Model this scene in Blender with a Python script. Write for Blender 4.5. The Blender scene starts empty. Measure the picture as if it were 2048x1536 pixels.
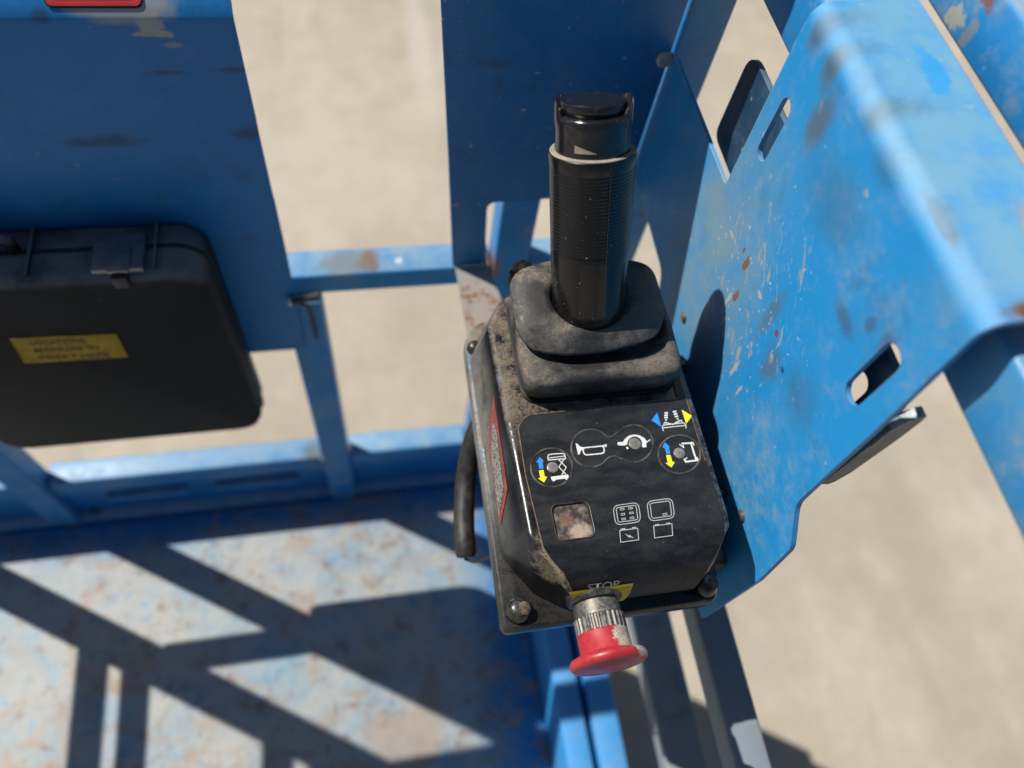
import bpy, bmesh, math, random
from mathutils import Vector, Matrix
R = math.radians
random.seed(4)
SC = bpy.context.scene
COL = SC.collection

# ------------------------------------------------------------------ camera, world, sun, exposure
EYE = Vector((0.0, 0.0, 1.5))
RIGHT = Vector((0.98097033, -0.15839033, 0.11229295))
DOWN = Vector((-0.08563692, -0.87203114, -0.48190041))
FWD = Vector((0.17425132, 0.46311358, -0.86900074))
FPX = 1540.0
cam_data = bpy.data.cameras.new('camera')
cam = bpy.data.objects.new('camera', cam_data)
COL.objects.link(cam)
m3 = Matrix((RIGHT, -DOWN, -FWD)).transposed()
cam.matrix_world = Matrix.Translation(EYE) @ m3.to_4x4()
cam_data.sensor_width = 36.0
cam_data.lens = FPX / 2048 * 36.0
cam_data.clip_start = 0.02
cam_data.clip_end = 400
cam_data.dof.use_dof = True
cam_data.dof.focus_distance = 0.575
cam_data.dof.aperture_fstop = 3.0
SC.camera = cam

SUN = Vector((0.68, -0.437, -1.0)).normalized()
world = bpy.data.worlds.new('World')
SC.world = world
world.use_nodes = True
wn = world.node_tree
sky = wn.nodes.new('ShaderNodeTexSky')
sky.sky_type = 'NISHITA'
sky.sun_disc = False
sky.sun_elevation = math.asin(-SUN.z)
sky.sun_rotation = math.atan2(-SUN.x, -SUN.y)
bg = wn.nodes['Background']
bg.inputs['Strength'].default_value = 0.05
wn.links.new(sky.outputs[0], bg.inputs[0])
sd = bpy.data.lights.new('sun', 'SUN')
sd.energy = 5.0
sd.angle = R(0.5)
sd.color = (1.0, 0.955, 0.88)
sun = bpy.data.objects.new('sun', sd)
COL.objects.link(sun)
sun.rotation_euler = SUN.to_track_quat('-Z', 'Y').to_euler()
SC.view_settings.view_transform = 'Standard'
SC.view_settings.look = 'None'
SC.view_settings.gamma = 1
SC.view_settings.exposure = 0.22
SC.render.engine = 'CYCLES'
SC.cycles.use_denoising = True

# ------------------------------------------------------------------ measuring helpers
def ray(px, py):
    return RIGHT * ((px - 1024) / FPX) + DOWN * ((py - 768) / FPX) + FWD

def at(px, py, **k):
    """point on the plane x=, y= or z= seen along one sight line"""
    ax, val = list(k.items())[0]
    i = 'xyz'.index(ax)
    d = ray(px, py)
    return EYE + d * ((val - EYE[i]) / d[i])

# ------------------------------------------------------------------ node helpers
class N:
    def __init__(s, name):
        s.m = bpy.data.materials.new(name)
        s.m.use_nodes = True
        s.t = s.m.node_tree
        s.b = s.t.nodes['Principled BSDF']
        s.pos = s.t.nodes.new('ShaderNodeNewGeometry')
        s.P = s.pos.outputs['Position']
        s.Nz = None
    def new(s, typ, **kw):
        n = s.t.nodes.new(typ)
        for k, v in kw.items():
            setattr(n, k, v)
        return n
    def put(s, inp, v):
        if isinstance(v, bpy.types.NodeSocket):
            s.t.links.new(v, inp)
        elif isinstance(v, (tuple, list)) and len(v) == 3 and inp.type == 'RGBA':
            inp.default_value = (*v, 1)
        else:
            inp.default_value = v
    def math(s, op, a, b=0.0, clamp=False):
        n = s.new('ShaderNodeMath', operation=op, use_clamp=clamp)
        s.put(n.inputs[0], a); s.put(n.inputs[1], b)
        return n.outputs[0]
    def vmath(s, op, a, b):
        n = s.new('ShaderNodeVectorMath', operation=op)
        s.put(n.inputs[0], a); s.put(n.inputs[1], b)
        return n.outputs['Value'] if op in ('LENGTH', 'DOT_PRODUCT', 'DISTANCE') else n.outputs[0]
    def noise(s, scale, detail=6, rough=0.6, stretch=None, dist=0.0, off=0.0):
        n = s.new('ShaderNodeTexNoise')
        v = s.P
        if stretch or off:
            v = s.vmath('MULTIPLY_ADD' if False else 'MULTIPLY', s.P, stretch or (1, 1, 1))
            if off:
                v = s.vmath('ADD', v, (off, off * 1.7, off * 0.6))
        s.put(n.inputs['Vector'], v)
        n.inputs['Scale'].default_value = scale
        n.inputs['Detail'].default_value = detail
        n.inputs['Roughness'].default_value = rough
        n.inputs['Distortion'].default_value = dist
        return n.outputs['Fac']
    def ramp(s, f, lo, hi, a=0.0, b=1.0):
        n = s.new('ShaderNodeMapRange', clamp=True)
        n.interpolation_type = 'SMOOTHSTEP'
        s.put(n.inputs['Value'], f)
        s.put(n.inputs['From Min'], lo); s.put(n.inputs['From Max'], hi)
        s.put(n.inputs['To Min'], a); s.put(n.inputs['To Max'], b)
        return n.outputs[0]
    def mix(s, f, a, b):
        n = s.new('ShaderNodeMix', data_type='RGBA')
        s.put(n.inputs[0], f); s.put(n.inputs[6], a); s.put(n.inputs[7], b)
        return n.outputs[2]
    def blob(s, c, r, soft=0.35, rag=0.5, scale=60):
        """a ragged stain with its own place and size on the object"""
        v = s.vmath('SUBTRACT', s.P, tuple(c))
        v = s.vmath('DIVIDE', v, tuple(r))
        l = s.vmath('LENGTH', v, (0, 0, 0))
        nz = s.math('MULTIPLY', s.math('SUBTRACT', s.noise(scale, 5, 0.65, off=c[1] * 9), 0.5), rag * 4)
        l = s.math('ADD', l, nz)
        return s.ramp(l, 1.0 - soft, 1.0 + soft, 1.0, 0.0)
    def up(s, lo=0.2, hi=0.9):
        sp = s.new('ShaderNodeSeparateXYZ')
        s.put(sp.inputs[0], s.pos.outputs['Normal'])
        return s.ramp(sp.outputs[2], lo, hi)
    def edge(s, radius=0.002, lo=0.02, hi=0.12):
        bv = s.new('ShaderNodeBevel', samples=3)
        bv.inputs['Radius'].default_value = radius
        d = s.vmath('DOT_PRODUCT', bv.outputs[0], s.pos.outputs['Normal'])
        return s.ramp(s.math('SUBTRACT', 1.0, d), lo, hi)
    def bump(s, h, strength=0.3, dist=0.001):
        n = s.new('ShaderNodeBump')
        n.inputs['Strength'].default_value = strength
        n.inputs['Distance'].default_value = dist
        s.put(n.inputs['Height'], h)
        s.put(s.b.inputs['Normal'], n.outputs[0])
    def done(s, col, rough=0.5, metal=0.0, spec=0.5, coat=0.0):
        s.put(s.b.inputs['Base Color'], col)
        s.put(s.b.inputs['Roughness'], rough)
        s.put(s.b.inputs['Metallic'], metal)
        s.put(s.b.inputs['Specular IOR Level'], spec)
        s.b.inputs['Coat Weight'].default_value = coat
        return s.m

BLUE = (0.009, 0.185, 0.46)
BLUE2 = (0.030, 0.25, 0.50)
GREYB = (0.18, 0.265, 0.31)
DUST = (0.42, 0.36, 0.28)
RUST = (0.17, 0.055, 0.022)
CREAM = (0.50, 0.45, 0.36)
GRIME = (0.035, 0.037, 0.035)

def paint(name, top=0.6, fade=0.35, dust=0.25, rust=0.12, grime=0.25, chips=0.2, scale=1.0, rough=0.38, extra=None, base=BLUE):
    s = N(name)
    big = s.noise(7 * scale, 5, 0.6)
    mid = s.noise(30 * scale, 7, 0.68, off=3)
    fine = s.noise(160 * scale, 6, 0.7, off=5)
    col = s.mix(s.math('MULTIPLY', s.ramp(big, 0.35, 0.7), fade), base, BLUE2)
    col = s.mix(s.math('MULTIPLY', s.ramp(s.math('ADD', s.math('MULTIPLY', big, 0.5), s.math('MULTIPLY', mid, 0.5)), 0.46, 0.68), fade), col, GREYB)
    dd = s.math('ADD', s.math('MULTIPLY', mid, 0.6), s.math('MULTIPLY', fine, 0.4))
    col = s.mix(s.math('MULTIPLY', s.ramp(dd, 0.5, 0.72), dust), col, DUST)
    g = s.noise(14 * scale, 6, 0.7, off=11, dist=0.4)
    col = s.mix(s.math('MULTIPLY', s.ramp(g, 0.56, 0.72), grime), col, GRIME)
    scr = s.noise(26 * scale, 8, 0.75, stretch=(1, 7, 1.5), off=17)
    col = s.mix(s.math('MULTIPLY', s.ramp(scr, 0.66, 0.70), chips), col, (0.35, 0.42, 0.46))
    sp = s.noise(95 * scale, 3, 0.5, off=23)
    col = s.mix(s.math('MULTIPLY', s.ramp(sp, 0.70, 0.74), chips * 1.5, ), col, CREAM)
    rn = s.noise(40 * scale, 8, 0.75, off=29, dist=0.6)
    rmask = s.math('MULTIPLY', s.ramp(rn, 0.70 - rust * 0.3, 0.75 - rust * 0.3), s.ramp(s.noise(9 * scale, 3, off=37), 0.45, 0.6))
    col = s.mix(rmask, col, RUST)
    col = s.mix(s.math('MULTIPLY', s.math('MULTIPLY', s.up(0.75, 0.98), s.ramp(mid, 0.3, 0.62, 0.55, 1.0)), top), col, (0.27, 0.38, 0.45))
    ro = s.ramp(dd, 0.35, 0.7, rough, rough + 0.3)
    if extra:
        col, ro = extra(s, col, ro)
    hb = s.math('ADD', s.math('MULTIPLY', mid, 0.6), s.math('MULTIPLY', fine, 0.12))
    s.bump(hb, 0.16, 0.002)
    return s.done(col, ro, spec=0.45)

def simple(name, col, rough=0.5, metal=0.0, var=0.25, scale=60, dusty=0.0, spec=0.5, bump=0.1, coat=0.0):
    s = N(name)
    n = s.noise(scale, 6, 0.65)
    dark = tuple(c * (1 - var) for c in col)
    c = s.mix(s.ramp(n, 0.3, 0.7), dark, col)
    ro = rough
    if dusty:
        f = s.math('MULTIPLY', s.math('MULTIPLY', s.up(0.0, 0.9), s.ramp(s.noise(scale * 1.4, 7, 0.7, off=4), 0.35, 0.65)), dusty)
        f = s.math('ADD', f, s.math('MULTIPLY', s.ramp(s.noise(scale * 5, 3, 0.5, off=8), 0.64, 0.72), dusty * 0.5), clamp=True)
        c = s.mix(f, c, DUST)
        ro = s.math('ADD', s.math('MULTIPLY', f, 0.5), rough, clamp=True)
    s.bump(n, bump, 0.001)
    return s.done(c, ro, metal, spec, coat)

# ------------------------------------------------------------------ object helpers
def root(name, loc, label, cat, group=None):
    o = bpy.data.objects.new(name, None)
    o.empty_display_size = 0.05
    COL.objects.link(o)
    o.location = loc
    o['label'] = label; o['category'] = cat
    if group: o['group'] = group
    return o

def world_loc(o):
    v = Vector((0, 0, 0))
    while o is not None:
        v += o.location
        o = o.parent
    return v

def obj(name, src, mat, parent=None, smooth=True, label=None, angle=35):
    """link mesh data built in world coordinates as one object under its thing"""
    if isinstance(src, bmesh.types.BMesh):
        bmesh.ops.recalc_face_normals(src, faces=src.faces)
        me = bpy.data.meshes.new(name)
        src.to_mesh(me); src.free()
    else:
        me = src
        me.name = name
    o = bpy.data.objects.new(name, me)
    COL.objects.link(o)
    if parent is not None:
        me.transform(Matrix.Translation(-world_loc(parent)))
        o.parent = parent
    else:
        c = sum((v.co for v in me.vertices), Vector()) / max(1, len(me.vertices))
        me.transform(Matrix.Translation(-c))
        o.location = c
    for mm in (mat if isinstance(mat, (list, tuple)) else [mat]):
        me.materials.append(mm)
    if smooth:
        me.polygons.foreach_set('use_smooth', [True] * len(me.polygons))
        me.set_sharp_from_angle(angle=R(angle))
    if label: o['label'] = label
    return o

def tag(o, label=None, cat=None, group=None, kind=None):
    if label: o['label'] = label
    if cat: o['category'] = cat
    if group: o['group'] = group
    if kind: o['kind'] = kind
    return o

def add_box(b, x0, x1, y0, y1, z0, z1, bevel=0.0, seg=2):
    vs = [b.verts.new((x, y, z)) for x in (x0, x1) for y in (y0, y1) for z in (z0, z1)]
    fs = []
    for q in ((0, 1, 3, 2), (4, 6, 7, 5), (0, 4, 5, 1), (2, 3, 7, 6), (0, 2, 6, 4), (1, 5, 7, 3)):
        fs.append(b.faces.new([vs[i] for i in q]))
    if bevel:
        es = list({e for f in fs for e in f.edges})
        bmesh.ops.bevel(b, geom=es, offset=bevel, segments=seg, profile=0.5, affect='EDGES')
    return b

def box(x0, x1, y0, y1, z0, z1, bevel=0.003, seg=2):
    return add_box(bmesh.new(), x0, x1, y0, y1, z0, z1, bevel, seg)

def rings(b, rs, cap0=True, cap1=True, closed=True):
    """skin a list of vertex rings"""
    R_ = [[b.verts.new(p) for p in r] for r in rs]
    n = len(R_[0])
    for a, c in zip(R_, R_[1:]):
        for i in range(n if closed else n - 1):
            j = (i + 1) % n
            b.faces.new((a[i], a[j], c[j], c[i]))
    if cap0: b.faces.new(R_[0][::-1])
    if cap1: b.faces.new(R_[-1])
    return R_

def frame_of(axis):
    a = Vector(axis).normalized()
    u = a.cross(Vector((0, 0, 1)) if abs(a.z) < 0.95 else Vector((0, 1, 0))).normalized()
    return a, u, a.cross(u)

def lathe(org, axis, prof, seg=64, b=None, tooth=None, cap0=True, cap1=True):
    """profile = (distance along axis, radius[, tooth depth])"""
    b = b or bmesh.new()
    a, u, v = frame_of(axis)
    rs = []
    for p in prof:
        s, r = p[0], p[1]
        t = p[2] if len(p) > 2 else 0
        ring = []
        for k in range(seg):
            ph = 2 * math.pi * k / seg
            rr = r - (t if (k // 2) % 2 else 0)
            ring.append(Vector(org) + a * s + (u * math.cos(ph) + v * math.sin(ph)) * rr)
        rs.append(ring)
    rings(b, rs, cap0, cap1)
    return b

def tube(pts, rad, seg=14, b=None):
    b = b or bmesh.new()
    pts = [Vector(p) for p in pts]
    rs = []
    up = None
    for i, p in enumerate(pts):
        d = (pts[min(i + 1, len(pts) - 1)] - pts[max(i - 1, 0)]).normalized()
        if up is None:
            up = frame_of(d)[1]
        u = (up - d * up.dot(d)).normalized(); up = u
        v = d.cross(u)
        r = rad[i] if isinstance(rad, (list, tuple)) else rad
        rs.append([p + (u * math.cos(2 * math.pi * k / seg) + v * math.sin(2 * math.pi * k / seg)) * r for k in range(seg)])
    rings(b, rs)
    return b

def smooth_path(pts, n=8):
    pts = [Vector(p) for p in pts]
    P = [pts[0] * 2 - pts[1]] + pts + [pts[-1] * 2 - pts[-2]]
    out = []
    for i in range(1, len(P) - 2):
        for k in range(n):
            t = k / n
            a, b_, c, d = P[i - 1], P[i], P[i + 1], P[i + 2]
            out.append(0.5 * ((2 * b_) + (c - a) * t + (2 * a - 5 * b_ + 4 * c - d) * t * t + (3 * b_ - a - 3 * c + d) * t ** 3))
    out.append(pts[-1])
    return out

def round_poly(pts, r, seg=5):
    """round the corners of a 2D polygon; r may be a list"""
    out = []
    n = len(pts)
    for i in range(n):
        p = Vector(pts[i][:2]); a = Vector(pts[i - 1][:2]); c = Vector(pts[(i + 1) % n][:2])
        rr = r[i] if isinstance(r, (list, tuple)) else r
        if rr <= 0:
            out.append(p); continue
        da = (a - p); dc = (c - p)
        k = min(rr, da.length * 0.49, dc.length * 0.49)
        s = p + da.normalized() * k; e = p + dc.normalized() * k
        for j in range(seg + 1):
            t = j / seg
            out.append(s * (1 - t) ** 2 + p * 2 * t * (1 - t) + e * t * t)
    return out

def plate(outer, holes=(), thick=0.004, bevel=0.0006, to3d=None):
    """flat plate with cut-outs; to3d places (u, v, w) in the world"""
    cu = bpy.data.curves.new('tmp', 'CURVE')
    cu.dimensions = '2D'; cu.fill_mode = 'BOTH'
    cu.extrude = max(0, thick / 2 - bevel); cu.bevel_depth = bevel; cu.bevel_resolution = 1
    cu.offset = -bevel
    for lp in [outer] + list(holes):
        sp = cu.splines.new('POLY')
        sp.points.add(len(lp) - 1)
        for q, p in zip(sp.points, lp):
            q.co = (p[0], p[1], 0, 1)
        sp.use_cyclic_u = True
    o = bpy.data.objects.new('tmp', cu)
    COL.objects.link(o)
    bpy.context.view_layer.update()
    me = bpy.data.meshes.new_from_object(o.evaluated_get(bpy.context.evaluated_depsgraph_get()))
    bpy.data.objects.remove(o); bpy.data.curves.remove(cu)
    if to3d:
        for v in me.vertices:
            v.co = to3d(v.co.x, v.co.y, v.co.z)
    b = bmesh.new(); b.from_mesh(me); bpy.data.meshes.remove(me)
    bmesh.ops.remove_doubles(b, verts=b.verts, dist=1e-6)
    return b

def slot(cu, cv, w, h, seg=8):
    """vertical slot: width w, height h in (u, v)"""
    r = w / 2
    pts = []
    for k in range(seg + 1):
        a = math.pi * k / seg
        pts.append((cu + r * math.cos(a), cv + h / 2 - r + r * math.sin(a)))
    for k in range(seg + 1):
        a = math.pi + math.pi * k / seg
        pts.append((cu + r * math.cos(a), cv - h / 2 + r + r * math.sin(a)))
    return pts

# ------------------------------------------------------------------ materials
GZ_ = -1.45
def concrete_mat():
    s = N('sunlit_concrete')
    a = s.noise(1.1, 6, 0.6); b_ = s.noise(6, 8, 0.7, off=2); c = s.noise(60, 5, 0.7, off=7)
    col = s.mix(s.ramp(a, 0.35, 0.65), (0.375, 0.325, 0.262), (0.455, 0.398, 0.325))
    col = s.mix(s.math('MULTIPLY', s.ramp(b_, 0.45, 0.7), 0.5), col, (0.33, 0.29, 0.235))
    col = s.mix(s.math('MULTIPLY', s.ramp(b_, 0.5, 0.3), 0.35), col, (0.52, 0.46, 0.39))
    col = s.mix(s.math('MULTIPLY', s.ramp(c, 0.45, 0.7), 0.3), col, (0.30, 0.26, 0.21))
    st = s.noise(2.4, 4, 0.6, stretch=(3, 0.6, 1), off=13)
    col = s.mix(s.math('MULTIPLY', s.ramp(st, 0.55, 0.7), 0.35), col, (0.29, 0.265, 0.225))
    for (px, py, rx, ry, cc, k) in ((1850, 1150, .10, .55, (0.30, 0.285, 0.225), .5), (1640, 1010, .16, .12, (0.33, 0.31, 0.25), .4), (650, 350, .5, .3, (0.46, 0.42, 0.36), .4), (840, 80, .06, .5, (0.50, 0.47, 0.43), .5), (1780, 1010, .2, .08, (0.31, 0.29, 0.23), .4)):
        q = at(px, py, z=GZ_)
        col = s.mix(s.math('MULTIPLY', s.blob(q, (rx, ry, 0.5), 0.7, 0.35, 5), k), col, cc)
    s.bump(s.math('ADD', b_, c), 0.25, 0.01)
    return s.done(col, 0.9, spec=0.25)

def deck_mat():
    s = N('worn_deck_paint')
    big = s.noise(5, 6, 0.65); mid = s.noise(22, 8, 0.72, off=3, dist=0.5); fine = s.noise(120, 6, 0.7, off=5)
    sp = s.new('ShaderNodeSeparateXYZ'); s.put(sp.inputs[0], s.P)
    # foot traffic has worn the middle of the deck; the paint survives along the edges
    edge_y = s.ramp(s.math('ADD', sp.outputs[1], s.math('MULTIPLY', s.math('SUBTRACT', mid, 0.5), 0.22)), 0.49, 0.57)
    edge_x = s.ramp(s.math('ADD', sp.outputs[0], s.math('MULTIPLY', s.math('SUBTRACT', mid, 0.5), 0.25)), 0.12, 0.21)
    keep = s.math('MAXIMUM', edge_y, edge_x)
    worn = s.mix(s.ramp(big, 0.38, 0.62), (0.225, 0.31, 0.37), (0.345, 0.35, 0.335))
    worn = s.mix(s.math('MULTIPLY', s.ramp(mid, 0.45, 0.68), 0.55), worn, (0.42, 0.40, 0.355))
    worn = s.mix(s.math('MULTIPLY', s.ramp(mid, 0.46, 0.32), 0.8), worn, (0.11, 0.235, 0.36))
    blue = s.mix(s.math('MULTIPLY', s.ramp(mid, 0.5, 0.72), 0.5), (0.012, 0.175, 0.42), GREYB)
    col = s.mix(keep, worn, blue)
    g = s.noise(11, 9, 0.8, off=11, dist=0.8)
    col = s.mix(s.math('MULTIPLY', s.ramp(g, 0.55, 0.68), 0.65), col, (0.09, 0.085, 0.08))
    g2 = s.noise(70, 7, 0.8, off=15, dist=0.5)
    col = s.mix(s.math('MULTIPLY', s.ramp(g2, 0.56, 0.68), s.ramp(big, 0.4, 0.6, 0.25, 0.85)), col, (0.09, 0.07, 0.06))
    rn = s.noise(22, 8, 0.8, off=19, dist=0.5)
    col = s.mix(s.math('MULTIPLY', s.ramp(rn, 0.52, 0.64), 0.85), col, (0.20, 0.115, 0.075))
    rn2 = s.noise(9, 6, 0.7, off=41, dist=0.9)
    col = s.mix(s.math('MULTIPLY', s.ramp(rn2, 0.50, 0.62), 0.6), col, (0.33, 0.24, 0.17))
    col = s.mix(s.math('MULTIPLY', s.ramp(fine, 0.55, 0.7), 0.3), col, CREAM)
    s.bump(s.math('ADD', mid, s.math('MULTIPLY', fine, 0.3)), 0.35, 0.003)
    return s.done(col, s.ramp(mid, 0.3, 0.7, 0.5, 0.8), spec=0.35)

XP = 0.2926     # inner face of the bracket's side plate
def P_(px, py):
    return at(px, py, x=XP)

def bracket_extra(s, col, ro):
    def spot(px, py, ry, rz, c, k=1.0, soft=0.3, rag=0.45, scale=80, z=None):
        nonlocal col
        p = at(px, py, z=z) if z else P_(px, py)
        f = s.blob(p, (0.03, ry, rz) if not z else (ry, rz, 0.03), soft, rag, scale)
        col = s.mix(s.math('MULTIPLY', f, k), col, c)
    # broad greasy and rubbed patches
    spot(1665, 400, 0.030, 0.022, (0.03, 0.12, 0.22), 0.45, 0.7, 0.4, 40)
    spot(1640, 240, 0.010, 0.020, (0.09, 0.10, 0.09), 0.75, 0.7, 0.3, 60)
    spot(1665, 130, 0.008, 0.014, (0.08, 0.10, 0.10), 0.8, 0.7, 0.3, 60)
    spot(1640, 60, 0.008, 0.014, (0.07, 0.09, 0.10), 0.7, 0.7, 0.3, 60)
    spot(1745, 225, 0.009, 0.010, (0.06, 0.09, 0.09), 0.8, 0.7, 0.25, 60)
    spot(1775, 330, 0.012, 0.010, (0.03, 0.10, 0.20), 0.55, 0.7, 0.3, 60)
    spot(1690, 640, 0.012, 0.006, (0.05, 0.07, 0.13), 0.6, 0.6)
    spot(1740, 650, 0.004, 0.006, (0.05, 0.07, 0.13), 0.55, 0.6)
    spot(1775, 690, 0.006, 0.010, (0.05, 0.07, 0.16), 0.6, 0.7)
    spot(1540, 730, 0.010, 0.016, (0.10, 0.09, 0.06), 0.55, 0.7)
    spot(1600, 800, 0.018, 0.018, (0.05, 0.12, 0.22), 0.45, 0.8)
    spot(1540, 630, 0.006, 0.024, (0.10, 0.10, 0.09), 0.5, 0.6)
    spot(1430, 400, 0.018, 0.024, (0.18, 0.26, 0.30), 0.6, 0.7)
    spot(1440, 480, 0.020, 0.020, (0.24, 0.31, 0.34), 0.5, 0.7)
    # dried cement and scuffs in the area the box rubs against
    film = s.blob(P_(1425, 520), (0.05, 0.075, 0.11), 0.6, 0.25, 16)
    col = s.mix(s.math('MULTIPLY', film, s.ramp(s.noise(34, 7, .7, off=71), 0.3, 0.62, 0.25, 0.75)), col, (0.17, 0.29, 0.36))
    lowf = s.blob(P_(1500, 960), (0.05, 0.045, 0.07), 0.6, 0.3, 30)
    col = s.mix(s.math('MULTIPLY', lowf, s.ramp(s.noise(48, 7, .7, off=73), 0.42, 0.66, 0.0, 0.6)), col, (0.20, 0.34, 0.44))
    area = s.blob(P_(1490, 600), (0.05, 0.072, 0.085), 0.5, 0.3, 30)
    rot = s.new('ShaderNodeVectorRotate', rotation_type='X_AXIS'); rot.inputs['Angle'].default_value = 0.6; s.put(rot.inputs['Vector'], s.P)
    keep = s.P; s.P = rot.outputs[0]
    sm = s.noise(46, 6, 0.72, stretch=(1, 2.6, 0.8), off=31, dist=0.7)
    s.P = keep
    col = s.mix(s.math('MULTIPLY', s.ramp(sm, 0.575, 0.63), s.math('MULTIPLY', area, 0.8)), col, (0.34, 0.35, 0.30))
    sm2 = s.noise(150, 4, 0.6, off=33)
    col = s.mix(s.math('MULTIPLY', s.ramp(sm2, 0.64, 0.68), s.math('MULTIPLY', area, 0.8)), col, (0.55, 0.55, 0.50))
    for (x, y, a, b_) in ((1463, 468, .0045, .002), (1455, 600, .0018, .010), (1470, 735, .002, .011), (1478, 780, .0015, .008), (1520, 590, .004, .002), (1448, 640, .002, .005)):
        spot(x, y, a, b_, (0.44, 0.42, 0.35), 0.8, 0.35, 0.55, 200)
    for (x, y, a, b_) in ((1492, 528, .0035, .0075), (1472, 592, .0030, .0065), (1488, 500, .0016, .003)):
        spot(x, y, a, b_, (0.20, 0.085, 0.045), 0.95, 0.3, 0.5, 220)
    spot(1553, 668, 0.003, 0.003, (0.26, 0.03, 0.04), 0.9, 0.3, 0.6, 260)
    spot(1860, 440, 0.020, 0.002, (0.03, 0.04, 0.08), 0.9, 0.4, 0.15, 90)
    spot(1565, 740, 0.0025, 0.0025, (0.02, 0.06, 0.16), 0.9, 0.4, 0.2, 90)
    # upper flange: rubbed pale, rust along the near end
    fl = s.blob((0.335, 0.30, 1.222), (0.045, 0.16, 0.02), 0.5, 0.25, 20)
    col = s.mix(s.math('MULTIPLY', fl, s.ramp(s.noise(24, 6, .65, off=51), 0.36, 0.62, 0.10, 0.75)), col, (0.15, 0.33, 0.44))
    col = s.mix(s.math('MULTIPLY', s.blob((0.342, 0.335, 1.222), (0.007, 0.022, 0.01), 0.25, 0.6, 70), 0.8), col, (0.012, 0.27, 0.60))
    rz = s.blob((0.338, 0.166, 1.220), (0.034, 0.0075, 0.012), 0.3, 0.25, 120)
    col = s.mix(rz, col, (0.13, 0.055, 0.03))
    rz = s.blob((0.350, 0.215, 1.222), (0.010, 0.016, 0.012), 0.5, 0.5, 120)
    col = s.mix(s.math('MULTIPLY', rz, 0.7), col, (0.36, 0.26, 0.18))
    # paler blue strip along the bend
    rb = s.blob((0.2965, 0.28, 1.217), (0.006, 0.15, 0.008), 0.8, 0.15, 50)
    col = s.mix(s.math('MULTIPLY', rb, 0.4), col, (0.26, 0.42, 0.54))
    e = s.edge(0.0015, 0.03, 0.15)
    spx = s.new('ShaderNodeSeparateXYZ'); s.put(spx.inputs[0], s.P)
    ec = s.mix(s.ramp(spx.outputs[1], 0.36, 0.42), (0.10, 0.045, 0.03), (0.42, 0.43, 0.42))
    col = s.mix(s.math('MULTIPLY', e, s.ramp(s.noise(90, 5, .7, off=61), 0.38, 0.5)), col, ec)
    ro = s.math('ADD', ro, s.math('MULTIPLY', s.up(0.15, 0.9), 0.16), clamp=True)
    return col, ro

M = {}
M['concrete'] = concrete_mat()
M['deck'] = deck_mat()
def rail_extra(s, col, ro):
    def sp(q, r, c, k, soft=0.4, rag=0.5, scale=70):
        nonlocal col
        col = s.mix(s.math('MULTIPLY', s.blob(q, r, soft, rag, scale), k), col, c)
    sp(at(735, 522, z=0.716), (0.014, 0.016, 0.02), (0.20, 0.10, 0.05), 0.9)
    sp(at(690, 526, z=0.716), (0.030, 0.018, 0.02), (0.17, 0.18, 0.16), 0.7)
    sp(at(798, 520, z=0.716), (0.005, 0.005, 0.02), (0.55, 0.60, 0.62), 0.9)
    sp(at(640, 905, z=0.172), (0.030, 0.022, 0.02), (0.13, 0.15, 0.15), 0.8)
    sp(at(985, 525, z=0.716), (0.012, 0.018, 0.02), (0.20, 0.11, 0.06), 0.9)
    sp(at(1910, 35, x=0.38), (0.03, 0.010, 0.008), (0.36, 0.36, 0.28), 0.9, 0.25, 0.8, 110)
    sp(at(1935, 70, x=0.38), (0.03, 0.004, 0.010), (0.20, 0.22, 0.20), 0.8, 0.3, 0.8, 110)
    sp(at(1978, 3, x=0.38), (0.03, 0.006, 0.005), (0.20, 0.08, 0.04), 0.9, 0.3, 0.8, 110)
    sp(at(2040, 1060, x=0.317), (0.03, 0.010, 0.012), (0.10, 0.24, 0.34), 0.6, 0.5, 0.5)
    return col, ro
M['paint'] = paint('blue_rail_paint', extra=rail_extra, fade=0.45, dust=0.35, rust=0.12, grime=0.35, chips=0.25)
def panel_extra(s, col, ro):
    def sp(px, py, rx, rz, c, k, soft=0.5, rag=0.4, scale=60):
        nonlocal col
        q = at(px, py, y=0.5725)
        f = s.blob(q, (rx, 0.06, rz), soft, rag, scale)
        col = s.mix(s.math('MULTIPLY', f, k), col, c)
    sp(235, 18, 0.040, 0.012, (0.30, 0.33, 0.33), 0.9, 0.3, 0.25, 50)
    sp(300, 48, 0.010, 0.008, (0.33, 0.34, 0.30), 0.9, 0.25, 0.7, 90)
    sp(315, 68, 0.014, 0.0035, (0.33, 0.34, 0.30), 0.9, 0.25, 0.5, 90)
    sp(345, 90, 0.007, 0.0022, (0.28, 0.29, 0.27), 0.7, 0.4, 0.5, 90)
    for (x, y, a, b_) in ((215, 278, .030, .006), (510, 262, .022, .006), (330, 146, .012, .0025), (470, 140, .014, .0025), (80, 36, .006, .004)):
        sp(x, y, a, b_, (0.02, 0.04, 0.05), 0.6, 0.6, 0.4, 60)
    return col, ro
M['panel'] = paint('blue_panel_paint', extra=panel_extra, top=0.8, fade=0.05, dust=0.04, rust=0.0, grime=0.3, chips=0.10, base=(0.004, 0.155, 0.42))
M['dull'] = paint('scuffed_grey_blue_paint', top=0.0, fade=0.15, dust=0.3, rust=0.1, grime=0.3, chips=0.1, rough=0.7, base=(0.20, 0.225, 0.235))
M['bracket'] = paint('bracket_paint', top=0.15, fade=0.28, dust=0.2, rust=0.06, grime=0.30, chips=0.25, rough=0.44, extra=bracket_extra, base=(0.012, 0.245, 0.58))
M['bolt'] = simple('painted_bolt_head', (0.30, 0.36, 0.40), 0.4, var=0.3)
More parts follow.
